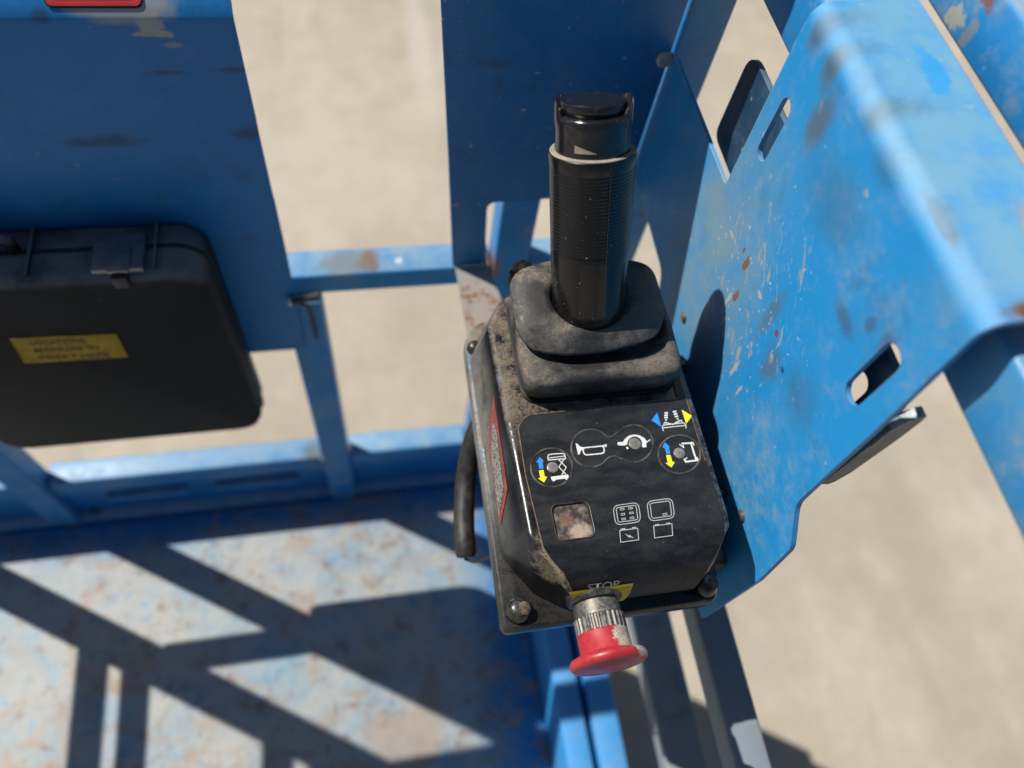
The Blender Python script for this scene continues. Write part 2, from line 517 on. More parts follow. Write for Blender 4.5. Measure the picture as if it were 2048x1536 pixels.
M['bare'] = simple('bare_worn_edge', (0.42, 0.48, 0.52), 0.45, metal=0.2, var=0.6, scale=220)
M['conduit'] = simple('dusty_conduit', (0.022, 0.022, 0.023), 0.3, dusty=0.75, scale=120)
M['flange'] = simple('black_boot_flange', (0.007, 0.007, 0.007), 0.5, spec=0.15)
M['clamp'] = paint('dark_navy_clamp_paint', top=0.3, fade=0.1, dust=0.1, rust=0.3, grime=0.9, chips=0.3, base=(0.008, 0.028, 0.065))  # near-black navy base with strong dark patches
M['toe'] = paint('toe_channel_paint', top=0.12, fade=0.25, dust=0.15, rust=0.05, grime=0.15, chips=0.15, rough=0.5, base=(0.02, 0.24, 0.60))
M['end_plate'] = paint('end_plate_paint', fade=0.1, dust=0.12, rust=0.0, grime=0.4, chips=0.4, scale=1.3, base=(0.005, 0.135, 0.37))
M['shelf'] = paint('dusty_shelf_paint', top=0.0, fade=0.15, dust=0.5, rust=0.6, grime=0.5, chips=0.3, rough=0.8, scale=1.6, base=(0.27, 0.235, 0.20))
M['black'] = simple('black_plastic', (0.018, 0.019, 0.022), 0.30, dusty=0.25, scale=50)
M['rubber'] = simple('black_rubber', (0.013, 0.013, 0.014), 0.45, dusty=0.08, scale=80)
M['steel'] = simple('dull_steel', (0.26, 0.26, 0.26), 0.42, metal=0.8, dusty=0.25)
M['dark_steel'] = simple('dark_plated_ring', (0.085, 0.088, 0.09), 0.40, metal=0.5, dusty=0.45, scale=240)
M['zinc'] = simple('greasy_grey_plate', (0.16, 0.165, 0.15), 0.5, var=0.4)
M['white'] = simple('white_print', (0.64, 0.64, 0.62), 0.5, var=0.12, scale=200, bump=0.02)
M['pblue'] = simple('blue_print', (0.02, 0.24, 0.80), 0.45, var=0.1, bump=0.02)
M['pyel'] = simple('yellow_print', (0.80, 0.72, 0.02), 0.45, var=0.1, bump=0.02)
M['pgrey'] = simple('pale_grey_print', (0.38, 0.39, 0.38), 0.5, var=0.2, scale=200, bump=0.02)
M['yellow'] = simple('faded_yellow_label', (0.42, 0.28, 0.015), 0.6, var=0.45, scale=45, spec=0.2, bump=0.02)
M['red'] = simple('red_print', (0.55, 0.03, 0.035), 0.5, var=0.2, bump=0.02)
M['ink'] = simple('black_ink', (0.012, 0.012, 0.012), 0.5, var=0.1, bump=0.0)

def grip_mat():
    s = N('glossy_black_grip')
    n = s.noise(90, 6, 0.7)
    f = s.ramp(s.noise(420, 3, 0.5, off=8), 0.70, 0.74)
    c = s.mix(s.math('MULTIPLY', f, 0.6), (0.005, 0.005, 0.006), (0.45, 0.42, 0.38))
    return s.done(c, s.ramp(n, 0.3, 0.7, 0.17, 0.30), spec=0.42)
M['grip'] = grip_mat()

def cap_mat():
    s = N('glossy_black_cap')
    n = s.noise(120, 6, 0.7)
    c = s.mix(s.math('MULTIPLY', s.ramp(n, 0.55, 0.75), 0.25), (0.009, 0.009, 0.011), (0.20, 0.19, 0.17))
    return s.done(c, s.ramp(n, 0.3, 0.7, 0.14, 0.28), spec=0.55)
M['cap'] = cap_mat()

def boot_mat():
    s = N('dusty_rubber_boot')
    n = s.noise(26, 6, 0.62, dist=0.3); f = s.noise(520, 4, 0.7, off=4); g = s.noise(120, 5, 0.7, off=9)
    c = s.mix(s.ramp(g, 0.3, 0.7), (0.012, 0.012, 0.013), (0.024, 0.023, 0.022))
    d = s.math('MULTIPLY', s.up(-0.6, 0.5), s.ramp(n, 0.38, 0.62, 0.12, 1.0))
    d = s.math('MULTIPLY', d, s.ramp(s.math('ADD', s.math('MULTIPLY', f, .6), s.math('MULTIPLY', g, .4)), 0.38, 0.58, 0.35, 1.0))
    sp = s.new('ShaderNodeSeparateXYZ'); s.put(sp.inputs[0], s.P)
    d = s.math('MULTIPLY', d, s.ramp(sp.outputs[0], 0.12, 0.25, 1.0, 0.6))
    c = s.mix(d, c, s.mix(s.ramp(n, .45, .7), (0.13, 0.125, 0.115), (0.22, 0.18, 0.13)))
    s.bump(s.math('ADD', s.math('MULTIPLY', f, 0.3), g), 0.35, 0.0008)
    return s.done(c, s.ramp(d, 0.0, 0.6, 0.42, 0.85), spec=0.4)
M['boot'] = boot_mat()

def housing_mat():
    s = N('scuffed_black_housing')
    n = s.noise(45, 7, 0.7); f = s.noise(420, 5, 0.7, off=4); big = s.noise(14, 4, 0.6, off=9)
    c = s.mix(s.ramp(n, 0.3, 0.7), (0.004, 0.005, 0.006), (0.009, 0.010, 0.012))
    d = s.math('MULTIPLY', s.up(0.3, 0.95), s.ramp(s.math('ADD', s.math('MULTIPLY', n, .6), s.math('MULTIPLY', f, .4)), 0.40, 0.58))
    # the rear half of the lid, round the boot, holds most of the dust
    sp = s.new('ShaderNodeSeparateXYZ'); s.put(sp.inputs[0], s.P)
    rear = s.ramp(sp.outputs[1], 0.225, 0.28, 0.12, 1.0)
    lefty = s.ramp(sp.outputs[0], 0.105, 0.25, 1.0, 0.25)
    d = s.math('MULTIPLY', d, s.math('MULTIPLY', rear, lefty))
    c = s.mix(s.math('MULTIPLY', d, 0.8), c, (0.21, 0.165, 0.12))
    left = s.math('MULTIPLY', s.ramp(sp.outputs[0], 0.0975, 0.090, 0.0, 0.8), s.ramp(sp.outputs[1], 0.15, 0.23, 0.15, 1.0))
    lf = s.math('MULTIPLY', left, s.ramp(n, 0.3, 0.6, 0.35, 1.0))
    c = s.mix(lf, c, (0.175, 0.17, 0.155))
    e = s.edge(0.0045, 0.008, 0.06)
    rightw = s.ramp(sp.outputs[0], 0.240, 0.254)
    backl = s.math('MULTIPLY', s.ramp(sp.outputs[0], 0.118, 0.108), s.ramp(sp.outputs[1], 0.235, 0.262))
    zone = s.math('MAXIMUM', s.math('MAXIMUM', rightw, backl), 0.12)
    c = s.mix(s.math('MULTIPLY', s.math('MULTIPLY', e, zone), s.ramp(s.noise(150, 6, .75, off=14), 0.44, 0.54)), c, (0.40, 0.40, 0.38))
    c = s.mix(s.math('MULTIPLY', s.math('MULTIPLY', e, zone), s.ramp(s.noise(60, 6, .75, off=18), 0.54, 0.60)), c, (0.05, 0.25, 0.50))
    # a caked crust on the front left chamfer, flakes on the lugs
    cr = s.blob((0.118, 0.146, 0.945), (0.012, 0.022, 0.020), 0.4, 0.45, 120)
    c = s.mix(s.math('MULTIPLY', cr, s.ramp(f, .35, .5)), c, (0.24, 0.20, 0.14))
    s.bump(s.math('ADD', s.math('MULTIPLY', n, 0.6), s.math('MULTIPLY', f, 0.3)), 0.14, 0.0012)
    return s.done(c, s.ramp(d, 0.0, 0.5, 0.22, 0.85), spec=0.36)
M['housing'] = housing_mat()

def panel_face_mat():
    s = N('matt_black_decal_sheet')
    n = s.noise(40, 6, 0.65, stretch=(1, 2.4, 1)); f = s.noise(700, 3, 0.6, off=4)
    c = s.mix(s.ramp(n, 0.35, 0.7), (0.006, 0.007, 0.009), (0.017, 0.019, 0.021))
    c = s.mix(s.math('MULTIPLY', s.ramp(f, 0.68, 0.74), 0.5), c, (0.30, 0.29, 0.26))
    return s.done(c, s.ramp(n, 0.3, 0.7, 0.42, 0.6), spec=0.28)
M['face'] = panel_face_mat()

def window_mat():
    s = N('grimy_recessed_window')
    a = s.noise(170, 6, 0.7); b_ = s.noise(60, 4, .6, off=3)
    c = s.mix(s.ramp(a, 0.42, 0.70), (0.035, 0.022, 0.017), (0.20, 0.17, 0.15))
    c = s.mix(s.math('MULTIPLY', s.ramp(b_, 0.52, 0.62), 0.6), c, (0.20, 0.10, 0.06))
    p = s.blob((0.1395, 0.1615, 0.957), (0.0080, 0.0052, 0.01), 0.5, 0.6, 190)
    c = s.mix(s.math('MULTIPLY', p, 0.8), c, (0.42, 0.32, 0.24))
    s.bump(a, 0.4, 0.001)
    return s.done(c, 0.4, spec=0.6)
M['window'] = window_mat()

def button_mat():
    s = N('chipped_red_button')
    n = s.noise(70, 7, 0.7)
    c = s.mix(s.ramp(n, 0.3, 0.7), (0.33, 0.018, 0.028), (0.42, 0.035, 0.045))
    p = s.math('MULTIPLY', s.blob((0.1680, 0.086, 0.932), (0.0165, 0.0125, 0.02), 0.10, 0.4, 130), 1.0)
    c = s.mix(p, c, s.mix(s.ramp(s.noise(160, 6, .75, off=3), .35, .6), (0.30, 0.23, 0.17), (0.52, 0.47, 0.37)))
    p2 = s.blob((0.172, 0.073, 0.94), (0.008, 0.003, 0.004), 0.2, 0.4, 110)
    c = s.mix(p2, c, (0.55, 0.50, 0.42))
    p3 = s.blob((0.126, 0.094, 0.925), (0.004, 0.010, 0.008), 0.2, 0.5, 110)
    c = s.mix(p3, c, (0.52, 0.45, 0.36))
    sp = s.math('ADD', s.ramp(s.noise(520, 3, 0.6, off=7), 0.66, 0.70), 0.0)
    c = s.mix(s.math('MULTIPLY', sp, 0.8), c, (0.10, 0.04, 0.035))
    s.bump(s.math('ADD', n, s.math('MULTIPLY', p, 0.8)), 0.3, 0.001)
    return s.done(c, s.ramp(n, 0.3, 0.7, 0.30, 0.48), spec=0.5)
M['button'] = button_mat()

def case_mat():
    s = N('dusty_black_case')
    n = s.noise(20, 7, 0.7); f = s.noise(120, 5, 0.7, off=4)
    c = s.mix(s.ramp(n, 0.3, 0.7), (0.004, 0.005, 0.006), (0.008, 0.009, 0.010))
    d = s.math('MULTIPLY', s.up(0.1, 0.9), s.ramp(n, 0.3, 0.6, 0.4, 1))
    c = s.mix(s.math('MULTIPLY', d, 0.9), c, (0.19, 0.20, 0.205))
    c = s.mix(s.math('MULTIPLY', s.ramp(f, 0.68, 0.74), 0.5), c, (0.3, 0.28, 0.25))
    s.bump(f, 0.2, 0.002)
    return s.done(c, 0.65, spec=0.22)
M['case'] = case_mat()
M['lug'] = simple('dusty_black_lug', (0.006, 0.007, 0.008), 0.25, dusty=0.14, scale=160, bump=0.3)
M['dirt'] = simple('dirt_in_screw_hole', (0.17, 0.13, 0.09), 0.9, var=0.9, scale=330, bump=0.5)

# ------------------------------------------------------------------ ground and deck
GZ = -1.45
b = bmesh.new()
bmesh.ops.create_grid(b, x_segments=2, y_segments=2, size=60)
for v in b.verts: v.co.z = GZ
tag(obj('ground', b, M['concrete'], smooth=False), 'pale sunlit concrete ground far below the platform', kind='structure')

# lift body below the deck: it carries the deck and throws the long shade on the ground
lift = root('lift_chassis', (-0.25, -0.4, GZ), 'blue steel body of the lift under the platform deck', 'lift')
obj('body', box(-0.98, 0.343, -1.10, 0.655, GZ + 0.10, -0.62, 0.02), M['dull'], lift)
for i in range(6):
    z0 = -0.60 + i * 0.088
    obj('scissor_arm', box(-0.96, -0.90, -1.05, 0.64, z0, z0 + 0.07, 0.006), M['paint'], lift)
    obj('scissor_arm', box(0.283, 0.343, -1.05, 0.655, z0, z0 + 0.082, 0.006), M['paint'], lift)
for x in (-0.90, 0.20):
    for y in (-0.85, 0.42):
        obj('wheel', lathe((x, y, GZ + 0.13), (1, 0, 0), [(0, .10), (.01, .128), (.09, .128), (.10, .10)], 40), M['rubber'], lift)

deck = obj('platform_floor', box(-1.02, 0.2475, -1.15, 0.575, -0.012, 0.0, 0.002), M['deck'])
tag(deck, 'scuffed blue and grey steel deck of the lift platform', kind='structure')
fr = root('deck_frame', (0.33, -0.3, -0.1), 'blue steel edge channel along the right side of the deck', 'frame')
obj('side_channel', box(0.302, 0.346, -1.15, 0.66, -0.10, 0.150, 0.003), M['toe'], fr)
obj('inner_toe_channel', box(0.2495, 0.290, -1.15, 0.572, -0.012, 0.150, 0.003), M['toe'], fr)
obj('end_channel', box(-1.02, 0.300, 0.580, 0.66, -0.10, 0.006, 0.003), M['panel'], fr)
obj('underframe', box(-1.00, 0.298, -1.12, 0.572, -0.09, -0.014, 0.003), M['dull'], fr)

# ------------------------------------------------------------------ far end guardrail
gr = root('end_guardrail', (-0.3, 0.61, 0.0), 'blue guardrail across the far end of the platform, with a steel panel', 'guardrail')
FY0, FY1 = 0.590, 0.632
def far_rail(name, z0, z1, segs, dy=0.0, mat='paint'):
    for x0, x1 in segs:
        obj(name, box(x0, x1, FY0 + dy, FY1 + dy, z0, z1, 0.004, 3), M[mat], gr)
obj('post', box(-0.105, -0.058, 0.578, 0.620, 0.0, 0.678, 0.004, 3), M['paint'], gr)
obj('post', box(-0.622, -0.573, 0.578, 0.620, 0.0, 1.246, 0.004, 3), M['paint'], gr)
obj('post', box(-0.925, -0.880, 0.578, 0.630, 0.0, 1.246, 0.004, 3), M['paint'], gr)
obj('post', box(0.160, 0.205, 0.586, 0.628, 0.0, 1.246, 0.004, 3), M['paint'], gr)
obj('post', box(0.300, 0.345, 0.580, 0.625, 0.155, 1.246, 0.004, 3), M['paint'], gr)
far_rail('toe_rail', 0.118, 0.172, [(-0.878, -0.624), (-0.571, -0.107), (-0.056, 0.158), (0.207, 0.298)])
far_rail('mid_rail', 0.680, 0.716, [(-0.878, -0.624), (-0.571, 0.158), (0.207, 0.298)])
obj('top_rail', box(-0.925, 0.345, 0.585, 0.629, 1.248, 1.290, 0.004, 3), M['paint'], gr)
obj('toe_board', box(-0.875, 0.298, 0.600, 0.606, 0.008, 0.116, 0.001), M['panel'], gr)
for x0, x1 in ((-0.50, -0.36), (-0.31, -0.16)):
    obj('toe_board_lip', box(x0, x1, 0.583, 0.5985, 0.085, 0.093, 0.001), M['paint'], gr)
# panel: flat sheet whose upper strip is rolled back
b = bmesh.new()
prof = [(0.0, 0.580), (0.0, 0.600), (0.0, 0.70), (0.0, 0.80), (0.0, 0.87), (-0.003, 0.885), (-0.003, 0.965), (0.0, 0.982), (0.0, 1.080), (0.002, 1.084), (0.008, 1.091), (0.034, 1.117), (0.040, 1.135)]
def xr(z): return -0.086 if z > 0.74 else -0.086 - 0.004 * (0.74 - z) / 0.16
rs = []
for (dy, z) in prof:
    y = 0.5725 + dy
    rs.append([Vector((-0.560, y, z)), Vector((xr(z), y, z)), Vector((xr(z), y + 0.0035, z)), Vector((-0.560, y + 0.0035, z))])
rings(b, rs)
infill = obj('infill_panel', b, M['panel'], gr, angle=50)
# sticker near the upper edge of the panel
def on_panel(px, py):
    p = at(px, py, y=0.575)
    return p
def panel_top(u, z, d=0.0):
    """(x, height) -> point on the rolled upper strip"""
    for (a, c) in zip(prof, prof[1:]):
        if a[1] <= z <= c[1]:
            t = (z - a[1]) / (c[1] - a[1])
            y = 0.5725 + a[0] + (c[0] - a[0]) * t
            return Vector((u, y - 0.0012 - d, z + d * 0.5))
    return Vector((u, 0.5725 + prof[-1][0] - 0.0012 - d, z))
def strip_label(name, x0, x1, z0, z1, r, mat, d):
    out = round_poly([(x0, z0), (x1, z0), (x1, z1), (x0, z1)], r, 4)
    bb = plate(out, thick=0.0, bevel=0.0)
    bmesh.ops.triangulate(bb, faces=bb.faces)
    bmesh.ops.subdivide_edges(bb, edges=bb.edges, cuts=8, use_grid_fill=True)
    for v in bb.verts: v.co = panel_top(v.co.x, v.co.y, d)
    return obj(name, bb, mat, infill, smooth=False)
sxa, sxb = at(82, 5, y=0.575).x, at(283, 5, y=0.575).x
strip_label('sticker_border', sxa, sxb, 1.0885, 1.128, 0.006, M['ink'], 0.0)
strip_label('sticker_frame', sxa + .0012, sxb - .0012, 1.0898, 1.127, 0.005, M['red'], 0.0004)
strip_label('sticker_field', sxa + .0065, sxb - .0065, 1.0935, 1.125, 0.003, M['white'], 0.0008)
# bolts at the foot of the posts
for p in ((190, 1010), (742, 948)):
    q = at(*p, z=0.012); 
    obj('bolt', lathe((q.x, q.y, 0.0), (0, 0, 1), [(0, .014), (.012, .014), (.014, .011), (.024, .010), (.026, .006)], 18), M['rubber'], gr)
def bead(p0, p1, r=0.0035):
    n = 18; P0, P1 = Vector(p0), Vector(p1)
    return tube([P0.lerp(P1, k / n) for k in range(n + 1)], [r * (0.85 + 0.3 * (k % 2)) for k in range(n + 1)], 8)
for x in (-0.107, -0.056):
    obj('weld_bead', bead((x, 0.5895, 0.118), (x, 0.5895, 0.172)), M['paint'], gr)
obj('weld_bead', bead((-0.105, 0.5780, 0.679), (-0.058, 0.5780, 0.679)), M['paint'], gr)
obj('weld_bead', bead((-0.103, 0.577, 0.002), (-0.060, 0.577, 0.002)), M['paint'], gr)
for z in (0.118, 0.680):
    obj('weld_bead', bead((-0.622, 0.5895, z), (-0.622, 0.5895, z + 0.04)), M['paint'], gr)
    obj('weld_bead', bead((-0.573, 0.5895, z), (-0.573, 0.5895, z + 0.04)), M['paint'], gr)
# retaining pin with a lanyard
pin = root('retaining_pin', (-0.09, 0.565, 0.67), 'small retaining pin with dark lanyard, stuck in the post beside the big panel', 'pin')
obj('pin_shaft', lathe(at(582, 604, y=0.565), (1, 0.25, -0.05), [(0, .0035), (.001, .0045), (.034, .0045), (.035, .003)], 16), M['black'], pin)
obj('pin_tip', lathe(at(579, 604, y=0.565), (1, 0.25, -0.05), [(-.003, .002), (-.002, .0052), (.0015, .0055), (.002, .003)], 16), M['white'], pin)
obj('lanyard', tube(smooth_path([at(600, 608, y=0.568), at(616, 612, y=0.568), at(622, 628, y=0.572), at(628, 650, y=0.573), at(634, 676, y=0.573)]), 0.0022, 8), M['rubber'], pin)

# ------------------------------------------------------------------ side guardrails
sg = root('side_guardrail', (0.34, -0.3, 0.0), 'blue guardrail on the right side, inner one the steel bracket hooks over', 'guardrail')
obj('top_rail', box(0.317, 0.362, -1.1, 0.578, 1.148, 1.198, 0.004, 3), M['paint'], sg)
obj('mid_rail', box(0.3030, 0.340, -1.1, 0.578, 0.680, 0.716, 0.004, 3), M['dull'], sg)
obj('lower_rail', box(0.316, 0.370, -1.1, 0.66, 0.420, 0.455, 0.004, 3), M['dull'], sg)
obj('post', box(0.318, 0.360, -1.10, -1.06, 0.155, 1.146, 0.004, 3), M['paint'], sg)
sg2 = root('side_guardrail', (0.40, -0.3, 0.0), 'outer blue top rail at the upper right corner, beyond the bracket', 'guardrail')
obj('top_rail', box(0.380, 0.424, -1.1, 0.90, 1.209, 1.252, 0.004, 3), M['paint'], sg2)
obj('post', box(0.382, 0.422, -1.10, -1.06, -0.1, 1.207, 0.004, 3), M['paint'], sg2)
# left side: a pair of nested guardrails whose shadows fall on the deck
for k, (x0, x1) in enumerate(((-1.0166, -0.988), (-0.9406, -0.917))):
    lg = root('side_guardrail', (x0, -0.3, 0), ('outer' if k == 0 else 'inner') + ' one of the nested guardrails on the left side of the platform', 'guardrail')
    obj('mid_rail', box(x0, x1, -1.1, 0.64, 0.670, 0.716, 0.004), M['paint'], lg)
    obj('top_rail', box(x0, x1, -1.1, 0.64, 1.130, 1.175, 0.004), M['paint'], lg)
    obj('post', box(x0, x1, -1.1, -1.05, 0.0, 1.128, 0.004), M['paint'], lg)
    if k == 0:
        obj('post', box(x0, x1, 0.642, 0.675, -0.1, 1.175, 0.004), M['paint'], lg)

# ------------------------------------------------------------------ manual case on the panel
mc = root('manual_case', (-0.31, 0.54, 0.46), 'black plastic manual case with yellow label and latch, hung on the panel', 'case')
def rr_ring(x0, x1, z0, z1, y, r, seg=6):
    pts = []
    for (cx, cz, a0) in ((x1 - r, z1 - r, 0), (x0 + r, z1 - r, 90), (x0 + r, z0 + r, 180), (x1 - r, z0 + r, 270)):
        for k in range(seg + 1):
            a = R(a0 + 90 * k / seg)
            pts.append(Vector((cx + r * math.cos(a), y, cz + r * math.sin(a))))
    return pts
b = bmesh.new()
rings(b, [rr_ring(-0.485, -0.168, 0.468, 0.842, 0.5715, 0.030),
          rr_ring(-0.487, -0.160, 0.462, 0.850, 0.566, 0.034),
          rr_ring(-0.489, -0.158, 0.478, 0.851, 0.540, 0.034),
          rr_ring(-0.488, -0.157, 0.488, 0.851, 0.512, 0.034),
          rr_ring(-0.484, -0.160, 0.493, 0.848, 0.503, 0.032),
          rr_ring(-0.478, -0.166, 0.500, 0.842, 0.4995, 0.028)])
shell = obj('shell', b, M['case'], mc, angle=60)
b = bmesh.new()
rings(b, [rr_ring(-0.4895, -0.1565, 0.470, 0.8525, 0.5405, 0.0345), rr_ring(-0.4895, -0.1565, 0.470, 0.8525, 0.5365, 0.0345)])
obj('seam', b, M['rubber'], mc)
obj('rib', box(-0.322, -0.318, 0.5065, 0.5665, 0.8535, 0.858, 0.001), M['case'], mc)
obj('rib', box(-0.206, -0.203, 0.5065, 0.5665, 0.8535, 0.857, 0.001), M['case'], mc)
lt = obj('latch', add_box(add_box(bmesh.new(), -0.262, -0.214, 0.506, 0.552, 0.851, 0.858, 0.0015), -0.246, -0.226, 0.500, 0.530, 0.8583, 0.863, 0.0015), M['steel'], mc)
obj('latch_tongue', box(-0.243, -0.229, 0.495, 0.506, 0.842, 0.8575, 0.001), M['rubber'], lt)
obj('handle', tube(smooth_path([(-.335, .54, .853), (-.337, .54, .868), (-.36, .54, .874), (-.42, .54, .874), (-.445, .54, .868), (-.447, .54, .853)]), 0.006, 10), M['case'], mc)
def mc3(u, v, w=0.0): return Vector((u, 0.4965 - w, v))
L0, L1, L2, L3 = at(18, 677, y=0.4986), at(232, 668, y=0.4986), at(256, 714, y=0.4986), at(50, 727, y=0.4986)
b = bmesh.new()
f = [b.verts.new(p) for p in (L0, L1, L2, L3)] ; b.faces.new(f)
lab = obj('label', b, M['yellow'], mc, smooth=False)

def text_mesh(txt, size, bold=0.0, shear=0.0):
    cu = bpy.data.curves.new('t', 'FONT')
    cu.body = txt; cu.size = size; cu.offset = bold; cu.shear = shear
    cu.align_x = 'CENTER'; cu.align_y = 'CENTER'
    o = bpy.data.objects.new('t', cu); COL.objects.link(o)
    bpy.context.view_layer.update()
    me = bpy.data.meshes.new_from_object(o.evaluated_get(bpy.context.evaluated_depsgraph_get()))
    bpy.data.objects.remove(o); bpy.data.curves.remove(cu)
    b = bmesh.new(); b.from_mesh(me); bpy.data.meshes.remove(me)
    bmesh.ops.triangulate(b, faces=b.faces)
    return b
# three lines of print on the label
ux = (L1 - L0); vy = (L3 - L0)
b = bmesh.new()
for (txt, fu, fv, w) in (('LOCATIONS', 0.42, 0.2, 0.52), ('MANUAL IN', 0.47, 0.5, 0.62), ('INSERT HERE', 0.5, 0.8, 0.70)):
    t = text_mesh(txt, 1.0, 0.02)
    xs = [v.co.x for v in t.verts]; ys = [v.co.y for v in t.verts]
    for v in t.verts:
        u = fu + (v.co.x / (max(xs) - min(xs))) * w
        vv = fv - (v.co.y / (max(ys) - min(ys))) * 0.17
        v.co = L0 + ux * u + vy * vv + Vector((0, -0.0004, 0))
    me = bpy.data.meshes.new('x'); t.to_mesh(me); t.free(); b.from_mesh(me); bpy.data.meshes.remove(me)
obj('lettering', b, M['ink'], lab, smooth=False)

# ------------------------------------------------------------------ steel bracket that hooks over the right rail
bk = root('mounting_bracket', (0.29, 0.34, 0.76), 'large bent blue steel bracket with slots, hooked over the right rail beside the control box', 'bracket')
def side(u, v, w): return Vector((XP + 0.002 + w, u, v))
TOPZ = 1.204
outl = [(0.1605, TOPZ), (0.155, 1.10), (0.153, 1.048), (0.1505, 0.994), (0.1255, 0.967), (0.119, 0.90), (0.119, 0.757), (0.41, 0.757), (0.405, 0.82),
        (0.412, 0.856), (0.434, 0.898), (0.520, 0.903), (0.5665, 0.905), (0.5665, 1.052), (0.403, 1.054), (0.405, 1.19), (0.404, TOPZ)]
outl = round_poly(outl, [0, 0, 0, .008, .006, 0, .004, .004, 0, .01, .01, 0, 0, .003, .004, 0, 0], 4)
s2 = at(1745, 755, x=XP + 0.002)
sl = [slot(0.3805, 1.1325, 0.0145, 0.054), slot(0.1840, 1.1250, 0.0175, 0.060)]
side_bm = plate(outl, sl, 0.004, 0.0, side)
bmesh.ops.delete(side_bm, geom=[f for f in side_bm.faces if all(v.co.z > TOPZ - 1e-5 for v in f.verts)], context='FACES')
sidep = obj('side_plate', side_bm, M['bracket'], bk)
# bend and upper flange
b = bmesh.new()
r_o, t_ = 0.0135, 0.004
pr = []
zc, xc = TOPZ, XP + r_o
for k in range(9):
    a = R(180 - 84 * k / 8)
    pr.append((xc + r_o * math.cos(a), zc + r_o * math.sin(a)))
x_end, z_end = pr[-1]
pr.append((0.362, z_end + (0.362 - x_end) * math.tan(R(6)) * 0.45))
pi = []
for k in range(9):
    a = R(180 - 84 * k / 8)
    pi.append((xc + (r_o - t_) * math.cos(a), zc + (r_o - t_) * math.sin(a)))
pi.append((0.362, pr[-1][1] - t_))
loop = pr + pi[::-1]
rs = []
for i, y in enumerate([0.1605, 0.162, 0.22, 0.30, 0.36, 0.402, 0.404]):
    ends = i in (0, 6)
    rs.append([Vector((x, y, z)) for (x, z) in loop])
rings(b, rs)
bmesh.ops.delete(b, geom=[f for f in b.faces if all(v.co.z < TOPZ + 1e-5 for v in f.verts)], context='FACES')
obj('hook_flange', b, M['bracket'], bk, angle=50)
# inner clamp plate behind the side plate, bent at its near end
def clampf(u, v, w): return Vector((0.3145 + w, u, v))
cl = round_poly([(0.1665, 1.002), (0.30, 1.002), (0.38, 1.036), (0.478, 1.036), (0.478, 1.122), (0.1665, 1.122)], [.006, .02, .02, .012, .018, .016], 6)
obj('clamp_plate', plate(cl, [slot(0.1985, 1.073, 0.0150, 0.044)], 0.005, 0.0006, clampf), M['clamp'], bk)
b = bmesh.new()
pp = [(0.312, 1.004), (0.312, 1.092), (0.3150, 1.103), (0.3215, 1.1105), (0.3275, 1.1115), (0.3290, 1.105), (0.3290, 1.080), (0.3255, 1.022), (0.3215, 1.006), (0.318, 1.002)]
rings(b, [[Vector((x, y, z)) for (x, z) in pp] for y in (0.1600, 0.1655)])
obj('clamp_return', b, M['zinc'], bk, smooth=False)
b = bmesh.new()
rings(b, [[Vector((x - .0012, y, z + .0016)) for (x, z) in [(0.3135, 1.070), (0.3140, 1.093), (0.3165, 1.104), (0.3225, 1.1105), (0.3275, 1.1115), (0.3275, 1.1105), (0.3228, 1.1095), (0.3172, 1.103), (0.3150, 1.092), (0.3145, 1.070)]] for y in (0.1590, 0.1665)])
obj('clamp_lip', b, M['bare'], bk, smooth=False)
# end plate facing the operator, with its window and leg
def endf(u, v, w): return Vector((u, 0.568 + w, v))
wl = round_poly([(0.135, 1.320), (-0.04, 1.320), (-0.04, 1.16), (0.0755, 1.135), (0.0785, 1.10), (0.0915, 0.93), (0.104, 0.752), (0.146, 0.752), (0.1405, 0.80), (0.1370, 0.862), (0.172, 0.862), (0.2905, 0.868), (0.2905, 1.42), (0.150, 1.42)],  # top above the view is widened and stepped up to cast shade
                [.004, .004, .02, .01, 0, 0, 0, 0, 0, .012, 0, 0, .004, .004], 5)
endp = obj('end_plate', plate(wl, (), 0.004, 0.0005, endf), M['end_plate'], bk)
q = at(1330, 118, y=0.5655)
obj('bolt_head', lathe((q.x, 0.566, q.z), (0, -1, 0), [(0, .0085), (.002, .0085), (.004, .006)], 20), M['bolt'], bk)
for (px, py) in ((1485, 1031), (1369, 634)):
    q = P_(px, py)
    obj('bolt_head', lathe((XP, q.y, q.z), (-1, 0, 0), [(0, .0050), (.0015, .0050), (.003, .003)], 18), M['steel'], bk)
# shelf under the box, dusty steel strip
b = bmesh.new()
sh = [(0.107, 0.566), (0.110, 0.45), (0.113, 0.14), (0.288, 0.14), (0.288, 0.40), (0.165, 0.42), (0.158, 0.50), (0.147, 0.566)]
rings(b, [[Vector((x, y, z)) for (x, y) in sh] for z in (0.7480, 0.7520)])
obj('shelf', b, M['shelf'], bk, smooth=False)
# standoffs between side plate and box
for (y, z) in ((0.20, 0.886), (0.33, 0.886)):
    obj('standoff', lathe((0.264, y, z), (1, 0, 0), [(0, .006), (0.0285, .006)], 16), M['rubber'], bk)

# ------------------------------------------------------------------ control box
FZ = 0.957
cb = root('control_box', (0.18, 0.24, 0.89), 'black lift control box with joystick, symbol panel and red stop button', 'control box')
def F_(px, py, z=FZ): return at(px, py, z=z)
